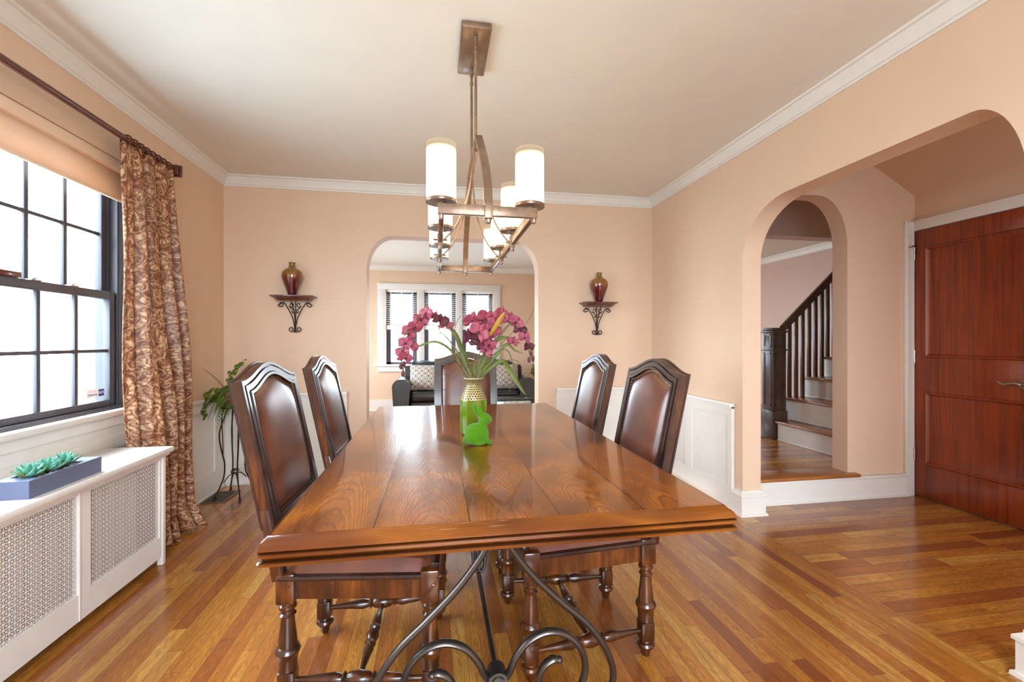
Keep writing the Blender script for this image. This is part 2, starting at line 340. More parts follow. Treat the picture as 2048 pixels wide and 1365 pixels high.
# ---------------------------------------------------------------- mesh helpers
class MB:
    def __init__(s): s.v = []; s.f = []; s.uv = None
    def add(s, vs, fs):
        n = len(s.v); s.v += [tuple(v) for v in vs]; s.f += [tuple(i+n for i in f) for f in fs]; return s
    def box(s, a, b):
        x0, y0, z0 = a; x1, y1, z1 = b
        return s.add([(x0,y0,z0),(x1,y0,z0),(x1,y1,z0),(x0,y1,z0),(x0,y0,z1),(x1,y0,z1),(x1,y1,z1),(x0,y1,z1)],
                     [(0,3,2,1),(4,5,6,7),(0,1,5,4),(1,2,6,5),(2,3,7,6),(3,0,4,7)])
    def bbox(s, a, b, r=.004):
        """box with chamfered edges"""
        x0, y0, z0 = a; x1, y1, z1 = b; bm = bmesh.new(); bmesh.ops.create_cube(bm, size=1.0)
        for v in bm.verts: v.co = Vector((x0+(v.co.x+.5)*(x1-x0), y0+(v.co.y+.5)*(y1-y0), z0+(v.co.z+.5)*(z1-z0)))
        bmesh.ops.bevel(bm, geom=bm.edges[:], offset=r, segments=2, affect='EDGES', profile=.5)
        bm.verts.index_update(); s.add([v.co for v in bm.verts], [[v.index for v in f.verts] for f in bm.faces]); bm.free(); return s
    def lathe(s, prof, c=(0, 0, 0), n=20, cap=True):
        """prof: (r, z) pairs"""
        vs = []; fs = []
        for r, z in prof:
            for i in range(n):
                a = 2*PI*i/n; vs.append((c[0]+r*math.cos(a), c[1]+r*math.sin(a), c[2]+z))
        for k in range(len(prof)-1):
            for i in range(n):
                j = (i+1) % n; fs.append((k*n+i, k*n+j, (k+1)*n+j, (k+1)*n+i))
        if cap: fs.append(tuple(range(n-1, -1, -1))); m = (len(prof)-1)*n; fs.append(tuple(range(m, m+n)))
        return s.add(vs, fs)
    def tube(s, pts, rad, n=8, flat=None, up=None, cap=True):
        pts = [Vector(p) for p in pts]; N = len(pts)
        R = rad if isinstance(rad, (list, tuple)) else [rad]*N
        T = [(pts[min(i+1, N-1)]-pts[max(i-1, 0)]).normalized() for i in range(N)]
        ref = Vector(up) if up else (Vector((0, 0, 1)) if abs(T[0].z) < .9 else Vector((1, 0, 0)))
        a = T[0].cross(ref).normalized(); vs = []; fs = []
        for i in range(N):
            if up: a = T[i].cross(ref).normalized() if T[i].cross(ref).length > 1e-5 else a
            else: a = (a - T[i]*a.dot(T[i])).normalized()
            b = T[i].cross(a).normalized()
            for k in range(n):
                t_ = 2*PI*(k+.5)/n; ka, kb = (1, 1) if not flat else flat
                vs.append(pts[i]+a*(R[i]*math.cos(t_)*ka)+b*(R[i]*math.sin(t_)*kb))
        for i in range(N-1):
            for k in range(n):
                j = (k+1) % n; fs.append((i*n+k, i*n+j, (i+1)*n+j, (i+1)*n+k))
        if cap: fs.append(tuple(range(n-1, -1, -1))); fs.append(tuple(range((N-1)*n, N*n)))
        return s.add(vs, fs)
    def turned(s, p0, p1, prof, n=14):
        """lathe profile (t 0..1, r) laid along p0-p1"""
        p0, p1 = Vector(p0), Vector(p1); return s.tube([p0+(p1-p0)*t for t, r in prof], [r for t, r in prof], n)
    def prism(s, poly, axis, a, b):
        """poly: 2D points; extruded along axis from a to b"""
        def P(p, t): return {'X': (t, p[0], p[1]), 'Y': (p[0], t, p[1]), 'Z': (p[0], p[1], t)}[axis]
        n = len(poly); vs = [P(p, a) for p in poly]+[P(p, b) for p in poly]
        return s.add(vs, [tuple(range(n-1, -1, -1)), tuple(range(n, 2*n))]+[(i, (i+1) % n, n+(i+1) % n, n+i) for i in range(n)])
    def ball(s, c, r, n=10, m=7):
        rx, ry, rz = r if isinstance(r, tuple) else (r, r, r); vs = [(c[0], c[1], c[2]-rz)]; fs = []
        for k in range(1, m):
            t_ = PI*k/m
            for i in range(n):
                a = 2*PI*i/n; vs.append((c[0]+rx*math.sin(t_)*math.cos(a), c[1]+ry*math.sin(t_)*math.sin(a), c[2]-rz*math.cos(t_)))
        vs.append((c[0], c[1], c[2]+rz)); L = len(vs)-1
        for i in range(n):
            j = (i+1) % n; fs.append((0, 1+j, 1+i)); fs.append((L, L-n+i, L-n+j))
            for k in range(m-2): fs.append((1+k*n+i, 1+k*n+j, 1+(k+1)*n+j, 1+(k+1)*n+i))
        return s.add(vs, fs)
    def grid(s, fn, nu, nv, uv=None):
        vs = [fn(i/nu, j/nv) for j in range(nv+1) for i in range(nu+1)]
        fs = [(j*(nu+1)+i, j*(nu+1)+i+1, (j+1)*(nu+1)+i+1, (j+1)*(nu+1)+i) for j in range(nv) for i in range(nu)]
        if uv: s.uv = (s.uv or []) + [uv(i/nu, j/nv) for j in range(nv+1) for i in range(nu+1)]
        return s.add(vs, fs)
    def warp(s, fn): s.v = [tuple(fn(*v)) for v in s.v]; return s
    def build(s, name, m, parent=None, smooth=True, fix=True, angle=40, solid=0, sub=0):
        me = bpy.data.meshes.new(name); me.from_pydata(s.v, [], s.f); me.update()
        if fix:
            bm = bmesh.new(); bm.from_mesh(me); bmesh.ops.recalc_face_normals(bm, faces=bm.faces); bm.to_mesh(me); bm.free()
        if s.uv:
            ul = me.uv_layers.new(name='uv')
            for l in me.loops: ul.data[l.index].uv = s.uv[l.vertex_index]
        if smooth:
            try: me.shade_smooth(); me.set_sharp_from_angle(angle=math.radians(angle))
            except Exception: me.polygons.foreach_set('use_smooth', [True]*len(me.polygons))
        me.materials.append(M[m] if isinstance(m, str) else m)
        o = bpy.data.objects.new(name, me); COL.objects.link(o)
        if parent: o.parent = parent
        if sub: q = o.modifiers.new('smooth', 'SUBSURF'); q.levels = q.render_levels = sub
        if solid: q = o.modifiers.new('thickness', 'SOLIDIFY'); q.thickness = solid; q.offset = 0
        return o
def cr(pts, k=6, closed=False):
    """Catmull-Rom through points"""
    P = [Vector(p) for p in pts]; out = []; n = len(P)
    for i in range(n-1):
        a, b, c, d = P[max(i-1, 0)], P[i], P[i+1], P[min(i+2, n-1)]
        for j in range(k):
            t = j/k; out.append(.5*((2*b)+(c-a)*t+(2*a-5*b+4*c-d)*t*t+(3*b-a-3*c+d)*t**3))
    out.append(P[-1]); return out
def tag(o, label=None, cat=None, group=None, kind=None):
    if label: o['label'] = label
    if cat: o['category'] = cat
    if group: o['group'] = group
    if kind: o['kind'] = kind
    return o
def thing(name, label, cat, loc=(0, 0, 0), rz=0, group=None):
    o = bpy.data.objects.new(name, None); COL.objects.link(o); o.location = loc; o.rotation_euler = (0, 0, rz); o.empty_display_size = .1
    return tag(o, label, cat, group)
def dup(root, loc, rz, label):
    r = root.copy(); COL.objects.link(r); r.location = loc; r.rotation_euler = (0, 0, rz); r['label'] = label
    def kids(src, dst):
        for ch in list(src.children):
            c = ch.copy(); COL.objects.link(c); c.parent = dst; kids(ch, c)
    kids(root, r); return r
def struct(o, label, cat): return tag(o, label, cat, kind='structure')

# ---------------------------------------------------------------- room shell
XL, XR, YB, HC = -1.75, 2.07, 4.05, 2.577
def arch_pts(a0, a1, spring, top, ra, rb, n=12):
    """outline of opening from (a0,spring) over the top to (a1,spring); ra/rb = corner half-widths at the two ends"""
    p = []
    for i in range(n+1):
        t = PI/2*i/n; p.append((a0+ra-ra*math.cos(t), spring+(top-spring)*math.sin(t)))
    for i in range(n+1):
        t = PI/2*i/n; p.append((a1-rb+rb*math.sin(t), spring+(top-spring)*math.cos(t)))
    return p
def arch_wall(mb, axis, c0, c1, lo, hi, zt, a0, a1, arch, z0=0.0):
    """wall slab between planes c0..c1 spanning lo..hi, height zt, with arched opening a0..a1"""
    def Q(u, c, z): return (c, u, z) if axis == 'X' else (u, c, z)
    def bx(u0, u1, za, zb):
        a = Q(u0, c0, za); b = Q(u1, c1, zb); mb.box(tuple(min(i, j) for i, j in zip(a, b)), tuple(max(i, j) for i, j in zip(a, b)))
    if a0-lo > 1e-4: bx(lo, a0, z0, zt)
    if hi-a1 > 1e-4: bx(a1, hi, z0, zt)
    pts = arch
    for (u0, q0), (u1, q1) in zip(pts[:-1], pts[1:]):
        mb.add([Q(u0, c0, q0), Q(u1, c0, q1), Q(u1, c0, zt), Q(u0, c0, zt)], [(0, 1, 2, 3)])
        mb.add([Q(u0, c1, q0), Q(u1, c1, q1), Q(u1, c1, zt), Q(u0, c1, zt)], [(3, 2, 1, 0)])
        mb.add([Q(u0, c0, q0), Q(u1, c0, q1), Q(u1, c1, q1), Q(u0, c1, q0)], [(0, 3, 2, 1)])
def weld(o):
    bm = bmesh.new(); bm.from_mesh(o.data); bmesh.ops.remove_doubles(bm, verts=bm.verts, dist=1e-4); bmesh.ops.recalc_face_normals(bm, faces=bm.faces); bm.to_mesh(o.data); bm.free(); o.data.shade_smooth(); o.data.set_sharp_from_angle(angle=math.radians(35)); return o

f = MB().box((XL-.05, -1.7, -.05), (2.0, 8.1, 0)).build('floor', 'floor_y', smooth=False); struct(f, 'glossy oak strip floor running toward the living room', 'floor')
f = MB().box((2.0, -1.7, -.05), (3.8, 3.0, 0)).build('floor', 'floor_x', smooth=False); struct(f, 'oak floor of the vestibule, boards running crosswise to the door', 'floor')
f = MB().box((-2.8, 4.2, -.05), (XL-.05, 8.1, 0)).build('floor', 'floor_y', smooth=False); struct(f, 'oak floor at the left side of the living room', 'floor')
hf = MB().box((2.22, 3.03, 0.0), (5.2, 7.8, .2)).build('floor', 'floor_x', smooth=False); struct(hf, 'raised hall floor at the foot of the stairs', 'floor')
c = MB().box((XL, -1.7, HC), (XR, YB, HC+.06)).build('ceiling', 'ceiling', smooth=False); struct(c, 'smooth off-white dining room ceiling', 'ceiling')
c = MB().box((-2.8, 4.1, 2.50), (2.25, 8.1, 2.56)).build('ceiling', 'ceiling', smooth=False); struct(c, 'bright white living room ceiling', 'ceiling')
c = MB().box((2.25, 4.02, 2.5), (5.3, 7.8, 2.56)).build('ceiling', 'ceiling', smooth=False); struct(c, 'white stair hall ceiling', 'ceiling')
# sloped soffit under the upper stairs
sl = (3.2-2.346)/(3.66-2.15)
c = MB().add([(3.7, -1.7, 2.346-.04*sl), (3.7, 2.95, 2.346-.04*sl), (2.15, 2.95, 3.2), (2.15, -1.7, 3.2), (3.7, -1.7, 2.40), (3.7, 2.95, 2.40), (2.15, 2.95, 3.26), (2.15, -1.7, 3.26)],
             [(0, 1, 2, 3), (7, 6, 5, 4), (0, 4, 5, 1), (1, 5, 6, 2), (2, 6, 7, 3), (3, 7, 4, 0)]).build('ceiling', 'wall', smooth=False); struct(c, 'sloping peach soffit over the vestibule', 'ceiling')

# left wall with window opening  (Y 0.95..2.95, z .80..2.215)
WY0, WY1, WZ0, WZ1 = 1.15, 2.95, .80, 2.215
mb = MB()
mb.box((XL-.2, -1.7, 0), (XL, WY0, HC)); mb.box((XL-.2, WY1, 0), (XL, YB+.16, HC)); mb.box((XL-.2, WY0, 0), (XL, WY1, WZ0)); mb.box((XL-.2, WY0, WZ1), (XL, WY1, HC))
struct(mb.build('wall_left', 'wall', smooth=False), 'peach plaster wall with the black window', 'wall')
# back wall with arch
mb = MB(); arch_wall(mb, 'Y', YB, YB+.16, XL-.2, XR+.15, HC, -.606, .935, arch_pts(-.606, .935, 1.83, 2.13, .22, .22))
struct(weld(mb.build('wall_back', 'wall')), 'peach plaster wall with arched opening to the living room', 'wall')
# right wall with large arch
mb = MB(); arch_wall(mb, 'X', XR, XR+.14, -1.7, YB+.0, 3.2, 1.25, 2.745, arch_pts(1.25, 2.745, 1.75, 2.10, .17, .40))
struct(weld(mb.build('wall_right', 'wall')), 'peach plaster wall with wide arched opening to the vestibule', 'wall')
# side wall of the vestibule with small arch
mb = MB(); arch_wall(mb, 'Y', 2.9, 3.03, XR+.14, 3.80, 3.2, 2.25, 3.072, arch_pts(2.25, 3.072, 1.93, 2.292, .26, .25), z0=0)
struct(weld(mb.build('wall_vestibule', 'wall')), 'peach wall with narrow arch leading to the stairs', 'wall')
mb = MB().box((3.685, -1.7, 0), (3.80, 2.9, 3.2)); struct(mb.build('wall_door', 'wall', smooth=False), 'peach wall holding the brown wooden door', 'wall')
# hall beyond the small arch
mb = MB().box((5.1, 3.03, .2), (5.25, 7.8, 2.5)); struct(mb.build('wall_hall', mat_wall('mauve_wall_paint', '#c4a89c'), smooth=False), 'pinkish wall beyond the staircase', 'wall')
mb = MB().box((2.07, 4.2, 0), (2.25, 4.5, 2.56)); mb.box((2.07, 7.4, 0), (2.25, 8.1, 2.56)); mb.box((2.07, 4.5, 2.3), (2.25, 7.4, 2.56)); mb.box((2.07, 4.5, 0), (2.25, 7.4, .2)); struct(mb.build('wall_living_right', 'wall', smooth=False), 'right wall of the living room', 'wall')  # wide opening added so living room daylight reaches the stairs
mb = MB(); mb.box((2.2, 3.9, 2.245), (5.1, 4.05, 3.2)); struct(mb.build('wall_header', 'wall_rough', smooth=False), 'rough plaster header above the stair hall', 'wall')
mb = MB().box((2.2, 3.03, 3.0), (5.2, 3.92, 3.06)); struct(mb.build('ceiling', 'wall', smooth=False), 'plaster ceiling just inside the narrow arch', 'ceiling')
mb = MB(); mb.box((2.25, 7.8, .0), (2.35, 7.9, 2.5)); mb.box((3.3, 7.8, 0), (5.25, 7.9, 2.5)); mb.box((2.35, 7.8, 0), (3.3, 7.9, .9)); mb.box((2.35, 7.8, 2.35), (3.3, 7.9, 2.5))  # unseen window opening added to light the stair hall
struct(mb.build('wall_hall_end', 'wall', smooth=False), 'end wall of the stair hall', 'wall')
mb = MB().box((5.1, 3.03, 2.5), (5.25, 3.9, 3.2)); mb.box((5.25, 2.9, 0), (5.3, 3.1, 3.2)); mb.box((3.8, 2.9, 0), (5.25, 3.03, 3.2)); struct(mb.build('wall_hall_side', 'wall', smooth=False), 'side wall beside the stairs', 'wall')
# far wall of the living room with triple window
mb = MB(); WX = [(-.86, -.34), (-.215, .33), (.445, .99)]
xs = [-2.8] + [q for w in WX for q in w] + [2.1]
for i in range(0, len(xs), 2): mb.box((xs[i], 7.9, .78), (xs[i+1], 8.05, 2.09))
mb.box((-2.8, 7.9, 0), (2.1, 8.05, .78)); mb.box((-2.8, 7.9, 2.09), (2.1, 8.05, 2.56))
struct(mb.build('wall_far', 'wall', smooth=False), 'peach living room wall with the triple window', 'wall')
mb = MB(); mb.box((-2.9, 4.1, 0), (-2.8, 5.1, 2.56)); mb.box((-2.9, 7.1, 0), (-2.8, 8.1, 2.56)); mb.box((-2.9, 5.1, 0), (-2.8, 7.1, .8)); mb.box((-2.9, 5.1, 2.1), (-2.8, 7.1, 2.56)); mb.box((-2.9, 4.05, 0), (-1.95, 4.2, 2.56))  # unseen window opening added to brighten the living room
struct(mb.build('wall_living_left', 'wall', smooth=False), 'left wall of the living room', 'wall')
mb = MB(); mb.box((-1.95, -1.75, 0), (-.7, -1.65, 3.2)); mb.box((1.1, -1.75, 0), (2.4, -1.65, 3.2)); mb.box((3.1, -1.75, 0), (3.8, -1.65, 3.2)); mb.box((-.7, -1.75, 0), (3.1, -1.65, .6)); mb.box((-.7, -1.75, 2.35), (3.1, -1.65, 3.2))  # unseen openings added to bring in fill light from behind
struct(mb.build('wall_front', 'wall', smooth=False), 'wall behind the viewpoint with added openings for fill daylight', 'wall')

# crown mouldings
CP = [(0, 0), (.008, 0), (.010, .012), (.018, .016), (.022, .032), (.040, .056), (.046, .070), (.060, .074), (.064, .084), (0, .084)]
def crown(p0, p1, inward, name, label, ztop=HC, k=1.0):
    """moulding along p0->p1, projecting along inward (2D unit), mitred by running full length"""
    p0, p1, n = Vector(p0), Vector(p1), Vector(inward); d = (p1-p0).normalized(); mb = MB(); L = len(CP)
    vs = []
    for e, p in ((0, p0), (1, p1)):
        for o, h in CP:
            q = p + n*o*k + d*(o*k if e == 0 else -o*k); vs.append((q.x, q.y, ztop-(.084-h)*k))
    mb.add(vs, [tuple(range(L)), tuple(range(2*L-1, L-1, -1))]+[(i, (i+1) % L, L+(i+1) % L, L+i) for i in range(L)])
    return struct(mb.build(name, 'trim', angle=25), label, 'moulding')
crown((XL, -1.65), (XL, YB), (1, 0), 'trim_1', 'white crown moulding above the window')
crown((XL, YB), (XR, YB), (0, -1), 'trim_2', 'white crown moulding above the living room arch')
crown((XR, YB), (XR, -1.65), (-1, 0), 'trim_3', 'white crown moulding above the wide arch')
crown((-2.8, 7.9), (2.07, 7.9), (0, -1), 'trim_4', 'white crown moulding in the living room', 2.50)
crown((5.1, 7.8), (5.1, 4.05), (-1, 0), 'trim_5', 'white crown moulding in the stair hall', 2.50)

# wainscots: (origin along wall, width) panels, built in wall frame then mapped
def wainscot(name, label, fn, L, panels, H=.76, end0=True, end1=True, base=.17):
    mb = MB(); B = lambda a, b: mb.box(tuple(a), tuple(b)); D = .022
    B((0, 0, 0), (L, .010, H-.02))
    B((0, .010, 0), (L, D, base)); B((0, .010, H-.10), (L, D, H-.02))
    s = [0] + [v for p in panels for v in p] + [L]
    for i in range(0, len(s), 2): B((s[i], .010, base), (s[i+1], D, H-.10))
    mb.bbox((-.004, 0, H-.024), (L+.004, .040, H), .004); mb.bbox((0, 0, H-.040), (L, .030, H-.024), .003)
    mb.bbox((0, 0, 0), (L, .034, .018), .003)
    mb.warp(fn); return struct(mb.build(name, 'trim', angle=30), label, 'wainscot')
wainscot('trim_6', 'white panelled wainscot under the left wall shelf', lambda u, d, z: (XL+u, YB-d, z), .984, [(.10, .50), (.60, .90)])
wainscot('trim_7', 'white panelled wainscot under the right wall shelf', lambda u, d, z: (1.104+u, YB-d, z), XR-1.104, [(.09, .42), (.50, .84)])
wainscot('trim_8', 'white panelled wainscot on the right wall', lambda u, d, z: (XR-d, 2.83+u, z), YB-2.83, [(.045, .50), (.60, 1.08)])
wainscot('trim_9', 'white panelled wainscot beside the curtain', lambda u, d, z: (XL+d, 2.96+u, z), YB-2.96, [(.10, .90)])
mb = MB(); mb.box((XL, .6, .4), (XL+.012, 2.96, .80)); mb.box((XL+.012, .6, .74), (XL+.022, 2.96, .80)); mb.box((XL+.012, .6, .62), (XL+.022, 2.96, .68)); mb.bbox((XL, .6, .795), (XL+.05, 2.96, .825), .006)
struct(mb.build('trim_10', 'trim', angle=30), 'white window stool and panelling above the radiator cover', 'window stool')

# baseboards
def base_run(name, label, pts, H=.17, t=.022):
    """baseboard following polyline pts (2D) on its left side"""
    mb = MB(); prof = [(0, 0), (t+.012, 0), (t+.010, .014), (t, .018), (t, H-.045), (t+.008, H-.040), (t+.008, H-.026), (t*.4, H-.010), (t*.4, H), (0, H)]
    P = [Vector(p) for p in pts]; n = len(P); L = len(prof); vs = []
    for i, p in enumerate(P):
        d0 = (P[i]-P[i-1]).normalized() if i > 0 else (P[1]-P[0]).normalized(); d1 = (P[i+1]-P[i]).normalized() if i < n-1 else d0
        n0 = Vector((-d0.y, d0.x)); n1 = Vector((-d1.y, d1.x)); m = (n0+n1); m = m/m.length; k = 1/max(.3, m.dot(n0))
        for o, h in prof:
            q = p+m*o*k; vs.append((q.x, q.y, h))
    fs = [tuple(range(L)), tuple(range(len(vs)-1, len(vs)-L-1, -1))]
    for i in range(n-1):
        for j in range(L): fs.append((i*L+j, i*L+(j+1) % L, (i+1)*L+(j+1) % L, (i+1)*L+j))
    mb.add(vs, fs); return struct(mb.build(name, 'trim', angle=30), label, 'baseboard')
base_run('baseboard_column', 'white baseboard wrapping the pier between the arches', [(XR+.14, 2.9), (XR+.14, 2.745), (XR, 2.745), (XR, 2.83)][::1])
base_run('baseboard_near', 'white baseboard wrapping the near end of the wide arch', [(XR, -1.6), (XR, 1.25), (XR+.14, 1.25), (XR+.14, -1.6)])
mb = MB(); mb.box((XR+.162, 2.876, .018), (3.60, 2.9, .17)); mb.bbox((XR+.162, 2.864, 0), (3.60, 2.9, .018), .003); mb.bbox((XR+.162, 2.868, .150), (3.60, 2.9, .176), .005)
struct(mb.build('baseboard_step', 'trim', angle=30), 'white riser board below the raised landing', 'baseboard')
mb = MB(); mb.box((-2.8, 7.872, 0), (2.07, 7.9, .19)); mb.bbox((-2.8, 7.864, 0), (2.07, 7.9, .02), .003); struct(mb.build('baseboard_far', 'trim', angle=30), 'white baseboard under the far living room window', 'baseboard')
# landing nosing
mb = MB().bbox((XR+.145, 2.845, .176), (3.14, 3.06, .203), .010); struct(mb.build('trim_11', 'tread_wood', angle=50), 'oak nosing board at the edge of the raised landing', 'nosing')

# ---------------------------------------------------------------- window_1 : black double-hung window
w1 = thing('window_1', 'large black-framed double-hung window with grid panes above the radiator cover', 'window'); w1['kind'] = 'structure'
mb = MB(); xo, xi = -1.93, -1.80
mb.bbox((xo, WY1-.045, WZ0+.02), (xi, WY1, WZ1), .004); mb.bbox((xo, WY0, WZ0+.02), (xi, WY0+.045, WZ1), .004)
mb.bbox((xo, WY0, WZ0), (xi+.01, WY1, WZ0+.035), .004); mb.bbox((xo, WY0, WZ1-.04), (xi, WY1, WZ1), .004)
mb.bbox((-1.862, WY1-.062, WZ0+.03), (-1.852, WY1-.045, WZ1), .002); mb.bbox((-1.812, WY1-.06, WZ0+.03), (-1.806, WY1-.045, WZ1), .002)
mb.build('frame', 'black_frame', w1, angle=30)
mb = MB(); mb.box((XL-.06, WY1-.001, WZ0), (XL+.004, WY1+.010, WZ1)); mb.build('jamb', 'trim', w1)
def sash(name, x, z0, z1, y0, y1, st, rb, rt, ys, zs, bar):
    s = MB(); d = .018
    s.bbox((x-d, y0, z0), (x+d, y0+st, z1), .004); s.bbox((x-d, y1-st, z0), (x+d, y1, z1), .004)
    s.bbox((x-d, y0+st, z0), (x+d, y1-st, z0+rb), .004); s.bbox((x-d, y0+st, z1-rt), (x+d, y1-st, z1), .004)
    so = s.build(name, 'black_frame', w1, angle=30); q = MB()
    for y in ys: q.bbox((x-.010, y-.011, z0+rb), (x+.008, y+.011, z1-rt), .003)
    for z in zs: q.bbox((x-.009, y0+st, z-.009), (x+.007, y1-st, z+.009), .003)
    q.build('muntins', bar, so, angle=30); MB().add([(x, y0+st, z0+rb), (x, y1-st, z0+rb), (x, y1-st, z1-rt), (x, y0+st, z1-rt)], [(0, 1, 2, 3)]).build('glass', 'glass', so, smooth=False); return so
lo = sash('lower_sash', -1.832, WZ0+.035, 1.478, WY0+.045, WY1-.06, .045, .035, .045, [1.97, 2.19, 2.405, 2.625], [1.145], 'black_frame')
up = sash('upper_sash', -1.872, 1.44, WZ1-.04, WY0+.045, WY1-.062, .045, .04, .04, [1.97, 2.18, 2.393, 2.612], [1.80], 'black_frame')
for y in (2.36, 2.58):
    q = MB().bbox((-1.845, y, 1.478), (-1.815, y+.05, 1.484), .002); q.bbox((-1.84, y+.012, 1.484), (-1.82, y+.03, 1.492), .002); q.bbox((-1.836, y+.02, 1.490), (-1.828, y+.06, 1.494), .001); q.build('sash_lock', 'chrome', w1)
MB().bbox((-1.855, 2.20, 1.479), (-1.812, 2.305, 1.505), .004).build('sensor_box', M['rod_bronze'], w1)
# security sticker
st = MB().box((-1.8305, 2.700, .893), (-1.8295, 2.828, .938)).build('sticker', 'sticker', lo); st['label'] = 'white and blue security sticker'
MB().box((-1.8292, 2.783, .897), (-1.8286, 2.822, .934)).build('sticker_badge', 'sticker_blue', st)
def text(body, size, loc, rot, m, parent, name='lettering', ex=.0004):
    c = bpy.data.curves.new(name, 'FONT'); c.body = body; c.size = size; c.align_x = 'CENTER'; c.align_y = 'CENTER'; c.extrude = ex
    tmp = bpy.data.objects.new(name, c); COL.objects.link(tmp); bpy.context.view_layer.update()
    me = bpy.data.meshes.new_from_object(tmp.evaluated_get(bpy.context.evaluated_depsgraph_get())); bpy.data.objects.remove(tmp)
    me.materials.clear(); me.materials.append(M[m]); o = bpy.data.objects.new(name, me); COL.objects.link(o); o.location = loc; o.rotation_euler = rot; o.parent = parent; return o
text('ADT', .020, (-1.8284, 2.8025, .9155), (PI/2, 0, PI/2), 'sticker', st)
text('Monitored by', .0115, (-1.8290, 2.742, .909), (PI/2, 0, PI/2), 'sticker_blue', st)

# roller shade in the window head
rs = thing('roller_shade', 'cream fabric roller shade pulled partly down in the black window', 'window shade')
MB().grid(lambda u, v: (-1.785, WY0+.01+u*(WY1-WY0-.02), 2.0+v*.17), 4, 2).build('shade_fabric', 'shade', rs, solid=.002)
MB().bbox((-1.80, WY0+.005, 2.155), (-1.755, WY1-.005, 2.213), .006).build('cassette', 'fabric_light', rs)
MB().bbox((-1.791, WY0+.012, 1.995), (-1.779, WY1-.012, 2.012), .003).build('bottom_bar', 'fabric_light', rs)

# curtain rod
cd = thing('curtain_rod', 'dark bronze curtain rod with square finial above the window', 'curtain rod')
MB().tube([(-1.645, .75, 2.285), (-1.645, 3.13, 2.285)], .016, 12).tube([(-1.66, .75, 2.302), (-1.66, 3.13, 2.302)], .006, 8).build('rod', 'rod_bronze', cd)
q = MB(); q.bbox((-1.675, 3.12, 2.255), (-1.615, 3.135, 2.315), .003); q.bbox((-1.668, 3.135, 2.262), (-1.622, 3.15, 2.308), .003); q.bbox((-1.682, 3.15, 2.248), (-1.608, 3.168, 2.322), .004); q.build('finial', 'rod_bronze', cd)
MB().bbox((-1.752, 3.085, 2.25), (-1.742, 3.11, 2.32), .002).bbox((-1.745, 3.09, 2.278), (-1.64, 3.105, 2.292), .002).build('bracket', 'rod_bronze', cd)

# curtain
cu = thing('curtain', 'long brown and cream paisley curtain hanging beside the black window', 'curtain')
def curt(u, v):
    # u 0..1 across (leading edge near the glass), v 0 top .. 1 floor
    z = 2.258*(1-v)
    w0, w1_ = 2.678, 3.07+.10*v
    y = w0+(w1_-w0)*(u**(1.15-.25*v))
    amp = .018+.030*min(1, v*1.6)
    fold = math.sin(u*PI*2*4.0+.4*math.sin(v*3)+.9)*(0.35+.65*min(1, u*2.2)) + .25*math.sin(u*PI*2*9+v*5)
    x = -1.655+.028+amp*fold + .05*v*u + .035*v*v + .06*math.sin(min(1, u*1.8)*PI)*min(1, v*2)*.5 + .02*math.sin(v*9+u*4)*v
    x -= .040*max(0, 1-u*7)**1.5
    if v > .93: x += (v-.93)*.5*(.3+u); y += (v-.93)*.1*u
    y += .010*math.sin(v*11+u*13)*v
    return (max(x, -1.722), y, max(z, .004+.02*abs(math.sin(u*19))*(v > .97)))
mb = MB().grid(curt, 90, 60, uv=lambda u, v: (u*.85, (1-v)*2.258))
mb.build('curtain_panel', 'paisley', cu, fix=False, solid=.004)
for k in range(8):
    y = 2.70+k*.052; a = [(-1.645+.026*math.cos(2*PI*i/16), y+.006*math.sin(2*PI*i/16), 2.281+.028*math.sin(2*PI*i/16)) for i in range(17)]
    MB().tube(a, .005, 6, cap=False).build('ring', 'rod_bronze', cu)

# radiator cover
rc = thing('radiator_cover', 'white radiator cover with perforated metal grilles below the window', 'radiator cover')
MB().bbox((XL+.03, .35, .605), (-1.395, 2.672, .635), .008).bbox((XL+.03, .36, .590), (-1.412, 2.66, .606), .004).build('top_panel', 'radiator_paint', rc, angle=30)
q = MB(); x0, x1 = -1.472, -1.45
for a, b in ((.36, .44), (1.20, 1.32), (2.105, 2.162), (2.64, 2.672)): q.box((x0, a, .045), (x1, b, .592))
for a, b in ((.44, 1.20), (1.32, 2.105), (2.162, 2.64)): q.box((x0, a, .565), (x1, b, .592)); q.box((x0, a, .045), (x1, b, .155))
q.bbox((x0-.002, 2.655, 0), (x1+.006, 2.672+.012, .592), .005); q.bbox((x0-.002, .36, 0), (x1+.004, .40, .592), .004)
q.box((x0-.001, 2.098, .046), (x1+.003, 2.104, .592))
q.build('front_frame', 'radiator_paint', rc, angle=30)
MB().box((XL+.04, 2.655, .03), (x0, 2.676, .592)).build('side_panel', 'radiator_paint', rc)
MB().box((XL+.045, 2.646, .04), (x0-.004, 2.654, .585)).build('interior_shade_sheet', 'iron_dark', rc)  # added dark sheet stands in for the shade inside the cover
for a, b in ((.44, 1.20), (1.32, 2.105), (2.162, 2.64)):
    MB().add([(x1-.008, a, .155), (x1-.008, b, .155), (x1-.008, b, .565), (x1-.008, a, .565)], [(0, 1, 2, 3)]).build('grille', 'grille', rc, smooth=False)
rad = thing('radiator', 'dark radiator hidden inside the white perforated cover', 'radiator')
q = MB()
for k in range(26): q.bbox((-1.66, .55+k*.08, .05), (-1.53, .60+k*.08, .52), .015)
q.box((-1.62, .5, .08), (-1.58, 2.52, .12)); q.box((-1.62, .5, .45), (-1.58, 2.52, .49)); q.build('radiator_column', plain('radiator_grey', '#8b857e', .6), rad, angle=30)

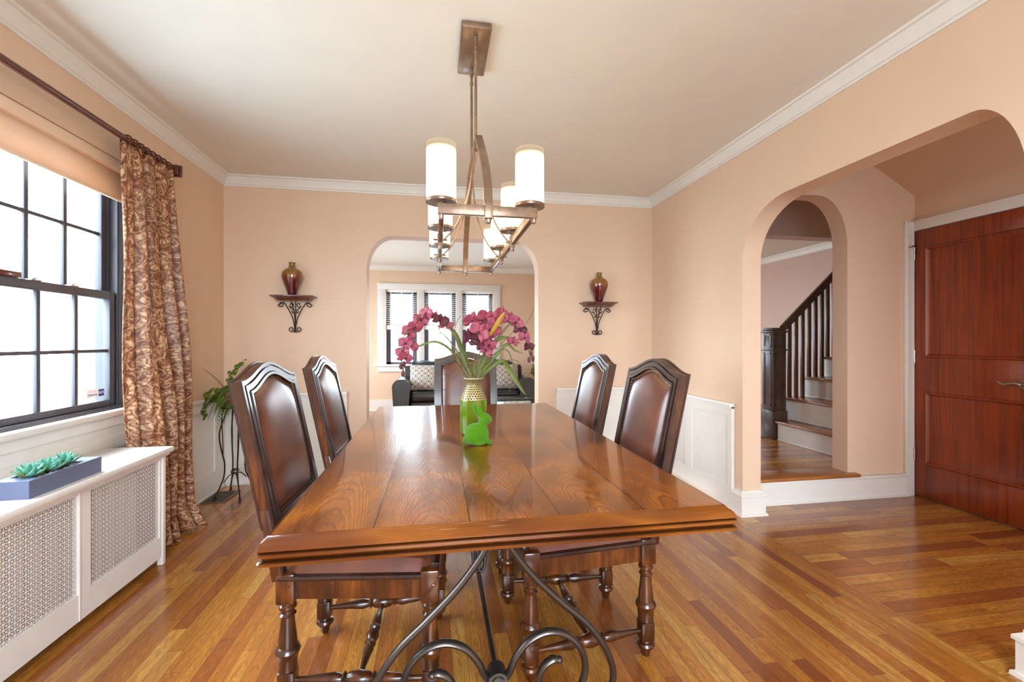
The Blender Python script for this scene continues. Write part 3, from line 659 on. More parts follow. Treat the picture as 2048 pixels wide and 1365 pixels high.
# succulent planter
pl = thing('succulent_planter', 'slate blue rectangular planter of teal succulents on the radiator cover', 'planter', (-1.49, 2.022, .635))
q = MB(); hx, hy, h = .058, .174, .065
q.prism([(-hx, -hy), (hx, -hy), (hx, hy), (-hx, hy)], 'Z', 0, .05)
for a, b in (((-hx, -hy+.05, .05), (-hx+.014, hy-.07, h)), ((hx-.014, -hy+.05, .05), (hx, hy-.07, h)), ((-hx, -hy, .05), (hx, -hy+.05, h)), ((-hx, hy-.07, .05), (hx, hy, h))): q.box(a, b)
q.build('planter_box', 'planter', pl, angle=30)
q = MB(); rs_ = random.Random(3)
q.box((-.044, -.124, .04), (.044, .104, .057)); q.build('soil', 'soil', pl)
q = MB()
for k in range(90): x, y = rs_.uniform(-.04, .04), rs_.uniform(-.12, .10); q.ball((x, y, .058), (rs_.uniform(.002, .0045), rs_.uniform(.002, .0045), .002), 5, 4)
q.build('gravel', 'gravel', pl)
def succulent(cx, cy, s, seed):
    r = random.Random(seed); mbs = {'succulent': MB(), 'succulent_green': MB()}
    for ring, (n, el, ln) in enumerate(((9, .18, 1.0), (8, .42, .86), (6, .75, .62), (4, 1.15, .40))):
        for k in range(n):
            a = 2*PI*(k+.5*(ring % 2))/n+r.uniform(-.12, .12); L = s*ln*r.uniform(.85, 1.1); w = L*.30
            ca, sa = math.cos(a), math.sin(a); z0 = .058+.006*ring
            def leaf(u, v):
                t = u; wid = w*math.sin(PI*min(.97, t**.8*.93+.05))*(v-.5)*2
                rr = L*t; zz = z0+L*t*math.sin(el)*.85+.25*w*abs(v-.5)*2+.02*t*t*s/.05
                rr *= math.cos(el*.8)
                return (cx+ca*rr-sa*wid, cy+sa*rr+ca*wid, zz)
            mbs['succulent_green' if ring == 0 and k % 2 else 'succulent'].grid(leaf, 6, 4)
    o = mbs['succulent'].build('succulent', 'succulent', pl, fix=False, solid=.0022)
    mbs['succulent_green'].build('outer_leaf', 'succulent_green', o, fix=False, solid=.0022)
succulent(0, -.098, .052, 1); succulent(.004, -.018, .050, 2); succulent(-.004, .062, .052, 3); succulent(-.030, -.045, .032, 4); succulent(-.026, .020, .034, 5)

# floor register
fr = thing('floor_register', 'dark bronze floor vent grille in the left back corner', 'floor vent')
q = MB().bbox((-1.715, 3.60, .0005), (-1.545, 3.87, .006), .002); q.build('register_frame', plain('register_bronze', '#6b5646', .5, .3), fr)
q = MB()
for k in range(12): q.box((-1.69, 3.622+k*.019, .006), (-1.57, 3.632+k*.019, .009))
q.build('register_slats', plain('register_slat', '#46392f', .5), fr)

# ---------------------------------------------------------------- plant stand, fern
ps = thing('plant_stand', 'curved wrought iron plant stand in the left back corner', 'plant stand', (-1.545, 3.765, 0))
for sx in (-1, 1):
    for sy in (-1, 1):
        n = Vector((sx*.62, sy*.95, 0)).normalized()
        pr = [(.052, .735), (.085, .66), (.120, .55), (.118, .46), (.098, .36), (.082, .28), (.088, .18), (.125, .09), (.155, .045), (.168, .020), (.158, .010), (.146, .022), (.152, .034)]
        MB().tube(cr([(n.x*r, n.y*r, z) for r, z in pr], 5), .0055, 7).tube(cr([(n.x*(r-o), n.y*(r-o), z) for (r, z), o in zip([(.085, .735), (.100, .66), (.118, .55), (.112, .46), (.094, .36)], (0, -.004, .018, .016, 0))], 5), .004, 6).ball((n.x*.162, n.y*.162, .0075), (.012, .012, .0075)).build('leg', 'iron_dark', ps)
q = MB()
for sx in (-1, 1):
    for sy in (-1, 1):
        n = Vector((sx*.62, sy*.95, 0)).normalized()
        q.tube(cr([(n.x*.09, n.y*.09, .13), (n.x*.05, n.y*.05, .175), (n.x*.012, n.y*.012, .185)], 6), .004, 6)
        q.tube(cr([(n.x*.012+.018*math.cos(a), n.y*.012+.018*math.sin(a)*.2, .20+.018*math.sin(a)) for a in [i*.7 for i in range(9)]], 3), .003, 6)
q.build('scroll_brace', 'iron_dark', ps)
q = MB(); q.lathe([(.088, .728), (.100, .728), (.100, .735), (.088, .735)], n=28); q.lathe([(.0, .732), (.09, .732), (.09, .736), (0, .736)], n=28); q.build('top_ring', 'iron_dark', ps)
pf = thing('potted_fern', 'fern and ivy plant in a pierced metal basket pot on the iron stand', 'plant', (-1.545, 3.765, .692))
MB().lathe([(.055, 0), (.078, .012), (.098, .05), (.104, .09), (.100, .118), (.094, .118), (.092, .09), (.05, .02)], n=26).build('basket_pot', 'basket', pf)
MB().lathe([(.0, .085), (.094, .085), (.094, .095), (0, .10)], n=20).build('soil', 'soil', pf)
def frond(mb, p0, dr, L, drop, wid, nl=16, seed=0):
    """stem with paired leaflets; returns stem points"""
    d = Vector(dr).normalized(); side = d.cross(Vector((0, 0, 1))).normalized(); rl_ = random.Random(seed).uniform(.5, 1.2); side = (side*math.cos(rl_)+side.cross(d)*math.sin(rl_)).normalized(); P = []
    for i in range(nl+1):
        t = i/nl; P.append(Vector(p0)+d*L*t+Vector((0, 0, -drop*t*t*L)))
    mb.tube(P, [.0018*(1-.6*i/nl) for i in range(nl+1)], 5)
    for i in range(2, nl+1):
        t = i/nl; w = wid*math.sin(PI*min(1, .15+.85*t))**.7; T = (P[i]-P[i-1]).normalized()
        for s in (-1, 1):
            a = P[i]; b = a+side*s*w*.9+T*w*.35+Vector((0, 0, .1*w)); c = a+T*L/nl*.72
            mid = (a+b)*.5; mb.add([a, mid-T*w*.13, b, mid+T*w*.22, c*.5+a*.5], [(0, 1, 2, 3, 4)])
    return P
q = MB(); r = random.Random(11)
for k in range(42):
    a = PI+r.uniform(-1.2, 1.7); el = r.uniform(.15, 1.1)
    frond(q, (r.uniform(-.04, .02), r.uniform(-.04, .04), .10), (math.cos(a)*math.cos(el), math.sin(a)*math.cos(el)*.9-.1, math.sin(el)), r.uniform(.13, .20), r.uniform(.6, 1.8), r.uniform(.038, .052), 20, k)
q.build('fern_fronds', 'fern', pf, fix=False, solid=.0006)
q = MB(); frond(q, (-.05, -.02, .12), (-.55, -.05, .85), .29, .25, .012, 18); q.build('thin_frond', 'leaf_olive', pf, fix=False, solid=.0006)
def disc_leaf(mb, c, n, r, fold=.15):
    c, n = Vector(c), Vector(n).normalized(); a = n.orthogonal().normalized(); b = n.cross(a); vs = [c+n*r*-.1]
    for k in range(9):
        t = 2*PI*k/9; rr = r*(1.1+.25*math.cos(t)); vs.append(c+a*rr*math.cos(t)+b*rr*.85*math.sin(t)+n*fold*r*abs(math.sin(t)))
    mb.add(vs, [(0, k+1, (k+1) % 9+1) for k in range(9)])
iv = MB(); ivd = MB(); stm = MB()
vines = [[(-.06, -.06, .12), (-.12, -.09, .13), (-.155, -.11, .06), (-.165, -.115, -.02), (-.168, -.11, -.07)],
         [(0, -.03, .12), (.0, -.05, .24), (.03, -.04, .31), (.07, -.02, .345)], [(.02, 0, .12), (.10, 0, .25), (.17, 0, .31), (.215, -.02, .33)],
         [(-.02, -.03, .12), (-.02, -.05, .22), (.01, -.06, .27)], [(.04, 0, .12), (.12, -.02, .22), (.2, -.03, .27), (.26, -.02, .285)]]
for vi, v in enumerate(vines):
    c_ = cr(v, 6); stm.tube(c_, .002, 5)
    for i, p in enumerate(c_):
        if i % 2 and i > 4:
            for s in (0, 1): disc_leaf(iv if r.random() < .5 else ivd, p+Vector((r.uniform(-.018, .018), r.uniform(-.018, .018), r.uniform(-.015, .018))), (r.uniform(-.6, .3), -1, r.uniform(.1, .9)), r.uniform(.010, .021))
stm.build('vine_stems', 'twig', pf); iv.build('ivy_leaves', 'ivy', pf, fix=False, solid=.0006); ivd.build('dark_ivy_leaves', 'fern', pf, fix=False, solid=.0006)
q = MB()
for k in range(4): disc_leaf(q, (.085+r.uniform(-.01, .01), -.03, .34+r.uniform(-.012, .012)), (r.uniform(-.5, .5), -1, .3), .010)
q.build('cream_blossom', 'cream_petal', pf, fix=False, solid=.0006)

ps.scale = (1, 1, .94)
# ---------------------------------------------------------------- wall shelves and vases
def spiral(c, r0, r1, a0, turns, n=22, sgn=1):
    return [(c[0]+(r0+(r1-r0)*i/n)*math.cos(a0+sgn*turns*2*PI*i/n), c[1]+(r0+(r1-r0)*i/n)*math.sin(a0+sgn*turns*2*PI*i/n)) for i in range(n+1)]
def wall_shelf(x, z, label):
    t = thing('wall_shelf', label, 'wall shelf', (x, YB, z), 0, 'scrolled iron wall shelves beside the arch')
    q = MB(); w, d = .172, .155
    prof = [(w, d, 0), (w, d, -.006), (w-.012, d-.010, -.012), (w-.030, d-.025, -.022), (w-.040, d-.035, -.034), (w-.042, d-.037, -.040)]
    vs = []
    for a, b, h in prof: c8 = .030; vs += [(-a, -.0, h), (-a, -b+c8*1.1, h), (-a+c8, -b, h), (a-c8, -b, h), (a, -b+c8*1.1, h), (a, -.0, h)]
    n = 6; fs = [tuple(range(n)), tuple(range(len(vs)-1, len(vs)-n-1, -1))]
    for i in range(len(prof)-1):
        for k in range(n): fs.append((i*n+k, i*n+(k+1) % n, (i+1)*n+(k+1) % n, (i+1)*n+k))
    q.add(vs, fs).build('shelf_board', 'shelf_wood', t, angle=25)
    b = MB(); y = -.02; R = .0042
    for s in (-1, 1):
        c = spiral((s*.115, -.068), .006, .022, -s*.2 if s > 0 else PI+.2, 1.25, 20, -s)
        side = [(s*.095, -.052), (s*.070, -.080), (s*.040, -.135), (s*.018, -.19), (s*.006, -.25), (s*.004, -.275)]
        full = [(p[0], y, p[1]) for p in spiral((s*.112, -.066), .007, .024, (-.6 if s > 0 else PI+.6), 1.05, 18, s)]
        b.tube(cr(full, 2)+cr([full[-1]]+[(p[0], y, p[1]) for p in side], 6), R, 7)
        b.tube(cr([(s*.004, y, -.26), (s*.004, y, -.285)]+[(p[0], y, p[1]) for p in spiral((s*.028, -.278), .024, .008, (PI+.5 if s > 0 else -.5), 1.15, 16, s)], 3), R, 7)
        b.tube(cr([(p[0], y, p[1]) for p in spiral((s*.030, -.070), .007, .022, (-.5 if s > 0 else PI+.5), 1.0, 14, s)]+[(s*.035, y, -.098), (s*.015, y, -.115), (s*.010, y, -.128), (s*.016, y, -.140), (s*.026, y, -.132), (s*.024, y, -.122)], 3), R*.85, 7)
    b.tube(cr([(0, -.13, -.045), (0, -.10, -.07), (0, -.05, -.13), (0, -.018, -.22), (0, -.012, -.30)], 6), R, 7)
    b.tube([(0, -.006, -.04), (0, -.006, -.30)], R, 6)
    b.bbox((-.010, -.020, -.235), (.010, -.002, -.222), .002); b.bbox((-.012, -.022, -.305), (.012, -.001, -.29), .003)
    b.build('scroll_bracket', 'iron_dark', t); return t
vp = [(.030, 0), (.032, .004), (.036, .020), (.048, .055), (.064, .095), (.078, .135), (.083, .165), (.079, .192), (.062, .215), (.038, .228), (.027, .240), (.023, .255), (.024, .268), (.030, .276), (.027, .276), (.018, .262)]
for x, z, a, b in ((-1.186, 1.578, 'shelf with scrolled iron bracket on the wall left of the arch', 'dark red and gold drip-glazed vase on the left wall shelf'),
                   (1.502, 1.562, 'shelf with scrolled iron bracket on the wall right of the arch', 'dark red and gold drip-glazed vase on the right wall shelf')):
    wall_shelf(x, z, a)
    o = MB().lathe(vp, n=36).build('vase', 'vase'); o.location = (x+(-.004 if x < 0 else -.004), 3.965, z); tag(o, b, 'vase', 'drip-glazed vases on the wall shelves')

# ---------------------------------------------------------------- chandelier
CX, CY = .17, 2.085
ch = thing('chandelier', 'rectangular bronze chandelier with eight frosted glass cylinder shades over the table', 'chandelier', (CX, CY, HC))
def Z(z): return z-HC
MB().bbox((-.066, -.175, -.028), (.066, .175, -.0005), .005).build('canopy', 'bronze_light', ch, angle=30)
q = MB()
for y in (-.12, .118): q.tube([(0, y, -.028), (0, y, Z(2.045))], .0062, 10).lathe([(.009, -.07), (.0095, -.03), (.007, -.028)], (0, y, 0), 10).lathe([(.009, Z(2.035)), (.009, Z(2.075))], (0, y, 0), 10).lathe([(.009, -.11), (.009, -.095)], (0, y, 0), 10)
q.build('hanging_rods', 'bronze_light', ch)
L2, W2 = .605, .155
q = MB()
for s in (-1, 1):
    q.bbox((-W2-.012, s*L2-.009, Z(1.617)), (W2+.012, s*L2+.009, Z(1.652)), .003); q.bbox((s*W2-.009, -L2, Z(1.617)), (s*W2+.009, L2, Z(1.652)), .003)
    q.bbox((-.014, s*L2-.016, Z(1.608)), (.014, s*L2+.016, Z(1.660)), .002); q.lathe([(.009, Z(1.595)), (.011, Z(1.600)), (.010, Z(1.608))], (0, s*L2, 0), 10)
    for t_ in (-1, 1): q.lathe([(.007, Z(1.600)), (.009, Z(1.604)), (.008, Z(1.617))], (s*W2, t_*L2, 0), 10)
q.build('frame', 'bronze_light', ch, angle=30)
# curved arch band rising from both end bars
pr = [(-L2, 1.66), (-.585, 1.72), (-.53, 1.80), (-.45, 1.88), (-.36, 1.955), (-.285, 2.015), (-.25, 2.045)]
arch_ = cr([(0, y, z) for y, z in pr], 5)+[Vector((0, y, 2.050)) for y in (-.15, 0, .15)]+list(reversed(cr([(0, -y, z) for y, z in pr], 5)))
arch_ = [(p[0], p[1], Z(p[2])) for p in arch_]
MB().tube(arch_, .0195, 4, flat=(.55, 1.05), up=(1, 0, 0)).build('arch_band', 'bronze_light', ch, angle=30)
for s in (-1, 1):
    for e in (-1, 1):
        q = MB(); q.tube([(p[0], p[1], Z(p[2])) for p in cr([(s*.012, e*.22, 2.035), (s*.022, e*.215, 1.93), (s*.045, e*.20, 1.80), (s*.085, e*.18, 1.70), (s*.140, e*.17, 1.632), (s*.165, e*.17, 1.628)], 6)], .0042, 7)
        q.bbox((s*W2-.013, e*.17-.010, Z(1.612)), (s*W2+.013, e*.17+.010, Z(1.657)), .002); q.lathe([(.007, Z(1.592)), (.009, Z(1.598)), (.008, Z(1.612))], (s*W2, e*.17, 0), 10)
        q.tube([(s*W2-s*.03, e*.17, Z(1.631)), (s*W2+s*.03, e*.17, Z(1.631))], .0042, 7)
        q.build('support_wire', 'bronze_light', ch)
for s in (-1, 1):
    for y in (-.54, -.18, .18, .54):
        h = thing('lamp_holder', None, None); h.parent = ch; h.location = (s*W2, y, Z(1.652))
        MB().lathe([(.010, 0), (.010, .010), (.014, .014), (.014, .022), (.053, .022), (.0535, .026), (.0535, .032), (.048, .034)], n=28).build('dish', 'bronze_light', h)
        MB().lathe([(.014, .034), (.014, .062), (.010, .064)], n=14).build('socket', 'bronze_light', h)
        MB().lathe([(.012, .064), (.016, .085), (.018, .11), (.013, .132), (.004, .142)], n=14).build('bulb', 'bulb', h)
        o = MB().lathe([(.0505, 0), (.0505, .05), (.0505, .10), (.0505, .14), (.0505, .165), (.0505, .19)], n=36, cap=False).build('glass_shade', 'lampshade', h); o.location = (0, 0, .034)

# ---------------------------------------------------------------- dining table
TX0, TX1, TY0, TY1, TZ = -.374, .746, 1.0, 3.0, .777
TC = ((TX0+TX1)/2, 2.0)
tb = thing('dining_table', 'long polished oak dining table on scrolled iron trestles', 'dining table', (TC[0], TC[1], 0))
hw, hl = (TX1-TX0)/2, 1.0
def loft(mb, rings):
    """closed horizontal outlines stacked vertically"""
    n = len(rings[0]); vs = [p for r_ in rings for p in r_]; fs = [tuple(range(n-1, -1, -1)), tuple(range(len(vs)-n, len(vs)))]
    for i in range(len(rings)-1):
        for k in range(n): fs.append((i*n+k, i*n+(k+1) % n, (i+1)*n+(k+1) % n, (i+1)*n+k))
    return mb.add(vs, fs)
def rrect(ix, y0, y1, z, r=.012, n=4):
    P = []; x0, x1 = -hw+ix, hw-ix
    for cx, cy, a0 in ((x1-r, y1-r, 0), (x0+r, y1-r, PI/2), (x0+r, y0+r, PI), (x1-r, y0+r, 1.5*PI)):
        for k in range(n+1): a = a0+PI/2*k/n; P.append((cx+r*math.cos(a), cy+r*math.sin(a), z))
    return P
# moulded edge (inset_x, inset_y, z)
E_ = [(.012, .012, .724), (.002, .002, .726), (.0, .0, .731), (.003, .003, .7345), (.010, .010, .7355), (.006, .006, .7385), (.000, .000, .745), (.001, .001, .7515), (.009, .009, .7545)]
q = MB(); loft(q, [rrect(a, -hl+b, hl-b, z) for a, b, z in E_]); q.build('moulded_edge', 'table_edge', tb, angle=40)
# breadboard ends with a soft roll down to the edge
for s in (-1, 1):
    q = MB(); prof = [(.994, .7545), (.996, .757), (.994, .760), (.985, .7655), (.972, .772), (.960, .776), (.957, .777), (.957, .75)]
    vs = []
    for x, full in ((-hw+.003, 0), (-hw+.012, 1), (hw-.012, 1), (hw-.003, 0)):
        for y, z in prof: vs.append((x, s*y, z if full else min(z, .768)))
    L = len(prof); fs = [tuple(range(L)), tuple(range(4*L-1, 3*L-1, -1))]
    for i in range(3):
        for k in range(L): fs.append((i*L+k, i*L+(k+1) % L, (i+1)*L+(k+1) % L, (i+1)*L+k))
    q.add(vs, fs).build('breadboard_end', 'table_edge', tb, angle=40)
q = MB(); prof = [(-hw+.006, .7545), (-hw+.003, .760), (-hw+.004, .768), (-hw+.011, .7762), (-hw+.016, .777)]; prof = prof+[(-x, z) for x, z in reversed(prof)]
q.prism(prof, 'Y', -.956, .956).build('tabletop', 'table_top', tb, angle=40)
# iron trestles
def trestle(yy):
    tr_ = thing('trestle', None, None); tr_.parent = tb; tr_.location = (0, yy, 0)
    for s in (-1, 1):
        arm = [(.030, .722), (.012, .66), (.018, .60), (.052, .533), (.125, .44), (.215, .352), (.290, .285), (.345, .215), (.380, .145), (.388, .085), (.368, .035), (.325, .014), (.28, .020)]
        MB().tube(cr([(s*x, s*.012, z) for x, z in arm], 7), .0135, 10, flat=(.8, 1.1), up=(0, 1, 0)).build('arm', 'iron', tr_)
        sc_ = [(.022, .135), (.040, .160), (.062, .205), (.105, .252), (.165, .272), (.225, .255), (.272, .205), (.288, .140), (.268, .078), (.220, .042), (.172, .052), (.142, .085), (.135, .130), (.152, .165), (.180, .182), (.198, .178)]
        MB().tube(cr([(s*x, 0, z) for x, z in sc_], 7), [.0135]*(7*14)+[.0135-.002*i/7 for i in range(8)], 10, flat=(.8, 1.1), up=(0, 1, 0)).ball((s*.200, 0, .178), (.014, .013, .011)).build('scroll', 'iron', tr_)
    q = MB().tube([(0, -.030, .150), (0, .030, .150)], .030, 20).tube([(0, -.036, .150), (0, -.02, .150)], .020, 20).tube([(0, .036, .150), (0, .02, .150)], .02, 20); q.build('hub', 'iron', tr_)
    MB().bbox((-.13, -.035, .716), (.13, .035, .7245), .002).build('mounting_plate', 'iron', tr_)
trestle(-.62); trestle(.58)
MB().tube([(0, -.62, .15), (0, .58, .15)], .0095, 12).build('stretcher_bar', 'iron', tb)
q = MB()
for dx, r_ in ((.012, .0085), (-.010, .007)):
    q.tube(cr([(dx-.022, .0, .60), (dx-.020, 0, .40), (dx-.016, 0, .24), (dx-.012, 0, .178), (dx, 0, .162), (dx+.013, 0, .178), (dx+.019, 0, .24), (dx+.025, 0, .40), (dx+.03, 0, .60)], 6), r_, 9)
q.build('hanging_loops', 'iron', tb)
MB().bbox((-.06, -.03, .59), (.06, .03, .7245), .006).build('loop_block', 'iron', tb)

# ---------------------------------------------------------------- chairs
LEG = [(0, .012), (.006, .016), (.020, .018), (.034, .020), (.036, .030), (.045, .034), (.054, .030), (.058, .022), (.063, .020)]
LEG2 = [(.133, .020), (.138, .030), (.150, .029), (.172, .031), (.180, .031), (.188, .036), (.197, .039), (.206, .036), (.213, .029), (.235, .0275), (.27, .0235), (.300, .0205), (.308, .020), (.314, .026), (.320, .020), (.328, .020), (.336, .027), (.344, .027), (.350, .022), (.357, .022)]
def make_chair():
    root = thing('dining_chair', '-', 'dining chair', (0, 0, 0), 0, 'leather dining chairs around the table')
    RY, FY, FX = .195, .235, .46
    for x, y, rear in ((0, RY, 1), (0, -RY, 1), (FX, FY, 0), (FX, -FY, 0)):
        q = MB().lathe([(b_, a_) for a_, b_ in LEG], (x, y, 0), 18).bbox((x-.026, y-.026, .062), (x+.026, y+.026, .134), .006).lathe([(b_, a_) for a_, b_ in LEG2], (x, y, 0), 18).bbox((x-.029, y-.029, .355), (x+.029, y+.029, .46 if not rear else .452), .006)
        q.ball((x+.012, y-.0285*(1 if y < 0 else -1)*(-1), .385), .005, 6, 4).ball((x+.012, y+.0285*(1 if y > 0 else -1), .415), .005, 6, 4)
        q.build('leg', 'chair_wood', root, angle=35)
    q = MB()
    for s in (-1, 1):
        q.prism([(.02, s*(RY+.006)), (FX-.02, s*(FY+.006)), (FX-.02, s*(FY-.018)), (.02, s*(RY-.018))], 'Z', .362, .432)
    q.prism([(FX-.004, -FY+.02), (FX+.018, -FY+.02), (FX+.018, FY-.02), (FX-.004, FY-.02)], 'Z', .362, .432); q.prism([(-.012, -RY+.02), (.01, -RY+.02), (.01, RY-.02), (-.012, RY-.02)], 'Z', .362, .432)
    q.build('seat_rail', 'chair_wood', root, angle=30)
    q = MB(); loft(q, [[(x_, y_, z_) for x_, y_ in ((-.02-o, -RY-.028-o), (FX+.026+o, -FY-.026-o), (FX+.026+o, FY+.026+o), (-.02-o, RY+.028+o))] for z_, o in ((.430, -.004), (.434, .003), (.440, .004), (.446, 0), (.448, -.006))])
    q.build('rail_moulding', 'chair_edge', root, angle=30)
    def seat(u, v):
        uu, vv = 2*u-1, 2*v-1; k = (1-abs(uu)**6)*(1-abs(vv)**6); x = -.006+(FX+.018)*(u)+.0; hwid = (RY+.012)+((FY+.010)-(RY+.012))*u
        return (x, vv*hwid, .446+.052*k**.35)
    MB().grid(seat, 20, 20).build('seat_cushion', 'leather', root, fix=False)
    # H stretcher
    prof = [(0, .008), (.12, .010), (.24, .015), (.33, .020), (.38, .014), (.395, .022), (.41, .014), (.43, .020), (.50, .026), (.57, .020), (.59, .014), (.605, .022), (.62, .014), (.67, .020), (.76, .015), (.88, .010), (1, .008)]
    for s in (-1, 1): MB().turned((0, s*RY, .098), (FX, s*FY, .098), prof, 14).build('side_stretcher', 'chair_wood', root)
    MB().turned((FX/2, -.215, .098), (FX/2, .215, .098), [(t_, r_*.92) for t_, r_ in prof], 14).build('cross_stretcher', 'chair_wood', root)
    # back: frame rings following camel-back outline, then raked
    HWB, ZB, ZC, BUMP = .221, .60, 1.070, .052
    def top(y, ins=0): return ZC-ins+BUMP*(.5+.5*math.cos(PI*min(1, abs(y)/(HWB-ins*.6))))
    def rake(x, y, z): 
        k = max(0, z-.44)/.625; return (x-.126*k**1.12-.018, y*(1-.0), z)
    def outline(ins, n=24):
        w = HWB-ins; P = [(-w, ZB+ins*.8)]
        P += [(-w+2*w*i/n, top(-w+2*w*i/n, ins)) for i in range(n+1)]
        P += [(w, ZB+ins*.8)]; return P
    def ring(ia, ib, x0, x1, mb):
        A, B = outline(ia), outline(ib); n = len(A); vs = []
        for P, x in ((A, x0), (A, x1), (B, x1), (B, x0)): vs += [(x, p[0], p[1]) for p in P]
        fs = []
        for j in range(4):
            a, b = j*n, ((j+1) % 4)*n
            for i in range(n): fs.append((a+i, a+(i+1) % n, b+(i+1) % n, b+i))
        mb.add(vs, fs)
    q = MB(); ring(0, .046, -.022, .012, q)
    for s in (-1, 1): q.bbox((-.022, s*.199-.023, .43), (.012, s*.199+.023, .66), .003)
    q.warp(rake).build('back_frame', 'chair_wood', root, angle=35)
    q = MB(); ring(-.002, .008, .008, .017, q); ring(.014, .030, .010, .019, q); ring(.033, .042, .010, .023, q); ring(-.003, .004, -.026, -.018, q)
    for s in (-1, 1):
        for a, b, x in ((.215, .223, .017), (.194, .205, .018)): q.box((.010, min(s*a, s*b), .44), (x, max(s*a, s*b), .605))
    q.warp(rake).build('frame_moulding', 'chair_edge', root, angle=50)
    IN = .047
    def panel(u, v, front=True):
        y = (2*u-1)*(HWB-IN); zt = top(y, IN); z = (ZB+.035)+(zt-ZB-.035)*v; k = ((1-abs(2*u-1)**4)*(1-abs(2*v-1)**5))
        return rake(.004+.026*k**.6 if front else -.016-.004*k, y, z)
    MB().grid(lambda u, v: panel(u, v), 22, 26).build('back_cushion', 'leather', root, fix=False)
    MB().grid(lambda u, v: panel(u, v, False), 12, 16).build('back_cover', 'leather', root, fix=False)
    q = MB(); O = outline(IN+.004, 26)[1:-1]
    pts = [(O[0][0], ZB+.05+(O[0][1]-ZB-.05)*k/26) for k in range(26)]+O+[(O[-1][0], ZB+.05+(O[-1][1]-ZB-.05)*k/26) for k in range(25, -1, -1)]
    for y, z in pts: q.ball(rake(.0105, y, z), (.0035, .0048, .0048), 6, 4)
    q.build('nailhead_trim', 'brass', root)
    return root
c0 = make_chair()
spots = [(-.466, 1.742, math.radians(-3.4), 'brown leather dining chair at the left side of the table, nearest to the radiator cover'),
         (-.440, 2.415, math.radians(-1), 'brown leather dining chair at the left side of the table, nearer the plant stand'),
         (.784, 1.785, PI+math.radians(1.0), 'brown leather dining chair at the right side of the table, nearest the wide arch'),
         (.790, 2.505, PI, 'brown leather dining chair at the right side of the table, below the right wall shelf'),
         (.207, 3.112, -PI/2, 'brown leather dining chair at the far head of the table behind the green vase')]
for i, (x, y, rz, lb) in enumerate(spots):
    if i == 0: c0.location = (x, y, 0); c0.rotation_euler = (0, 0, rz); c0['label'] = lb
    else: dup(c0, (x, y, 0), rz, lb)

# ---------------------------------------------------------------- vase, orchids, rabbit
gv = thing('table_vase', 'green glazed vase with a pierced tan neck on the dining table', 'vase', (.165, 2.035, TZ))
MB().lathe([(.052, 0), (.057, .004), (.060, .012), (.0605, .15), (.058, .158)], n=12, cap=True).build('vase_body', 'green_glaze', gv, angle=20)
MB().lathe([(.058, .156), (.058, .160), (.050, .182), (.040, .205), (.033, .220), (.032, .226), (.036, .238), (.044, .251), (.041, .252), (.034, .240), (.029, .226), (.034, .2)], n=32, cap=False).build('pierced_neck', 'honeycomb', gv)
MB().lathe([(.044, .250), (.0455, .253), (.044, .2555), (.041, .2545), (.0405, .251)], n=32, cap=False).build('rim', plain('cream_rim', '#b5a68a', .4), gv)
q = MB()
for k in range(12): a = 2*PI*k/12; q.tube([(.0605*math.cos(a), .0605*math.sin(a), .006), (.0605*math.cos(a), .0605*math.sin(a), .156)], .0012, 5)
q.build('ribs', 'green_glaze', gv)

oa = thing('orchid_arrangement', 'arching pink orchid sprays with grassy leaves standing in the green vase', 'flower arrangement', (.165, 2.035, TZ+.20))
def rel(px, py, dy=0.0):
    """photo-plane estimate of a sprig point, relative to the vase mouth"""
    Y = 2.035+dy; c_ = (px-1024)/889; C_, S_ = math.cos(YAW), math.sin(YAW); k = Y/(C_-c_*S_)
    return Vector((k*(c_*C_+S_)-.165, dy, 1.2+k*(682.5-py)/889-TZ-.20))
ORCH = [ # stems as (x, dy, z) above the vase mouth
 ]
def ribbon(mb, pts, w, fold=.25, k=6, tip=.9):
    P = cr(pts, k); n = len(P)-1; vs = []; 
    for i, p in enumerate(P):
        t = i/n; T = (P[min(i+1, n)]-P[max(i-1, 0)]).normalized(); s = T.cross(Vector((.15, -1, .25))).normalized(); ww = w*math.sin(PI*min(1, .12+.88*t)**tip)*.5+w*.04
        nrm = s.cross(T).normalized(); vs += [p-s*ww+nrm*ww*fold, p, p+s*ww+nrm*ww*fold]
    fs = []
    for i in range(n):
        for j in (0, 1): fs.append((i*3+j, i*3+j+1, (i+1)*3+j+1, (i+1)*3+j))
    mb.add(vs, fs)
def stem(pts, r=.0028): MB().tube(cr(pts, 6), r, 7).build('stem', 'leaf_olive', oa)
B0 = Vector((.0, 0, .03))
S_left = [B0, rel(935, 722), rel(918, 690, -.02), rel(900, 660, -.03), rel(880, 638, -.04), rel(858, 628, -.05), rel(836, 634, -.06), rel(818, 655, -.06), rel(806, 682, -.06), rel(802, 712, -.06), rel(806, 742, -.06)]
S_mid = [B0, rel(950, 735, -.02), rel(962, 700, -.05), rel(966, 668, -.08), rel(956, 645, -.10), rel(945, 650, -.11)]
S_right = [B0, rel(962, 725, .02), rel(980, 680, .03), rel(996, 640, .03), rel(1012, 626, .03), rel(1032, 640, .03), rel(1046, 662, .02), rel(1054, 690, .02), rel(1062, 716, .02)]
for s_ in (S_left, S_mid, S_right): stem(s_)
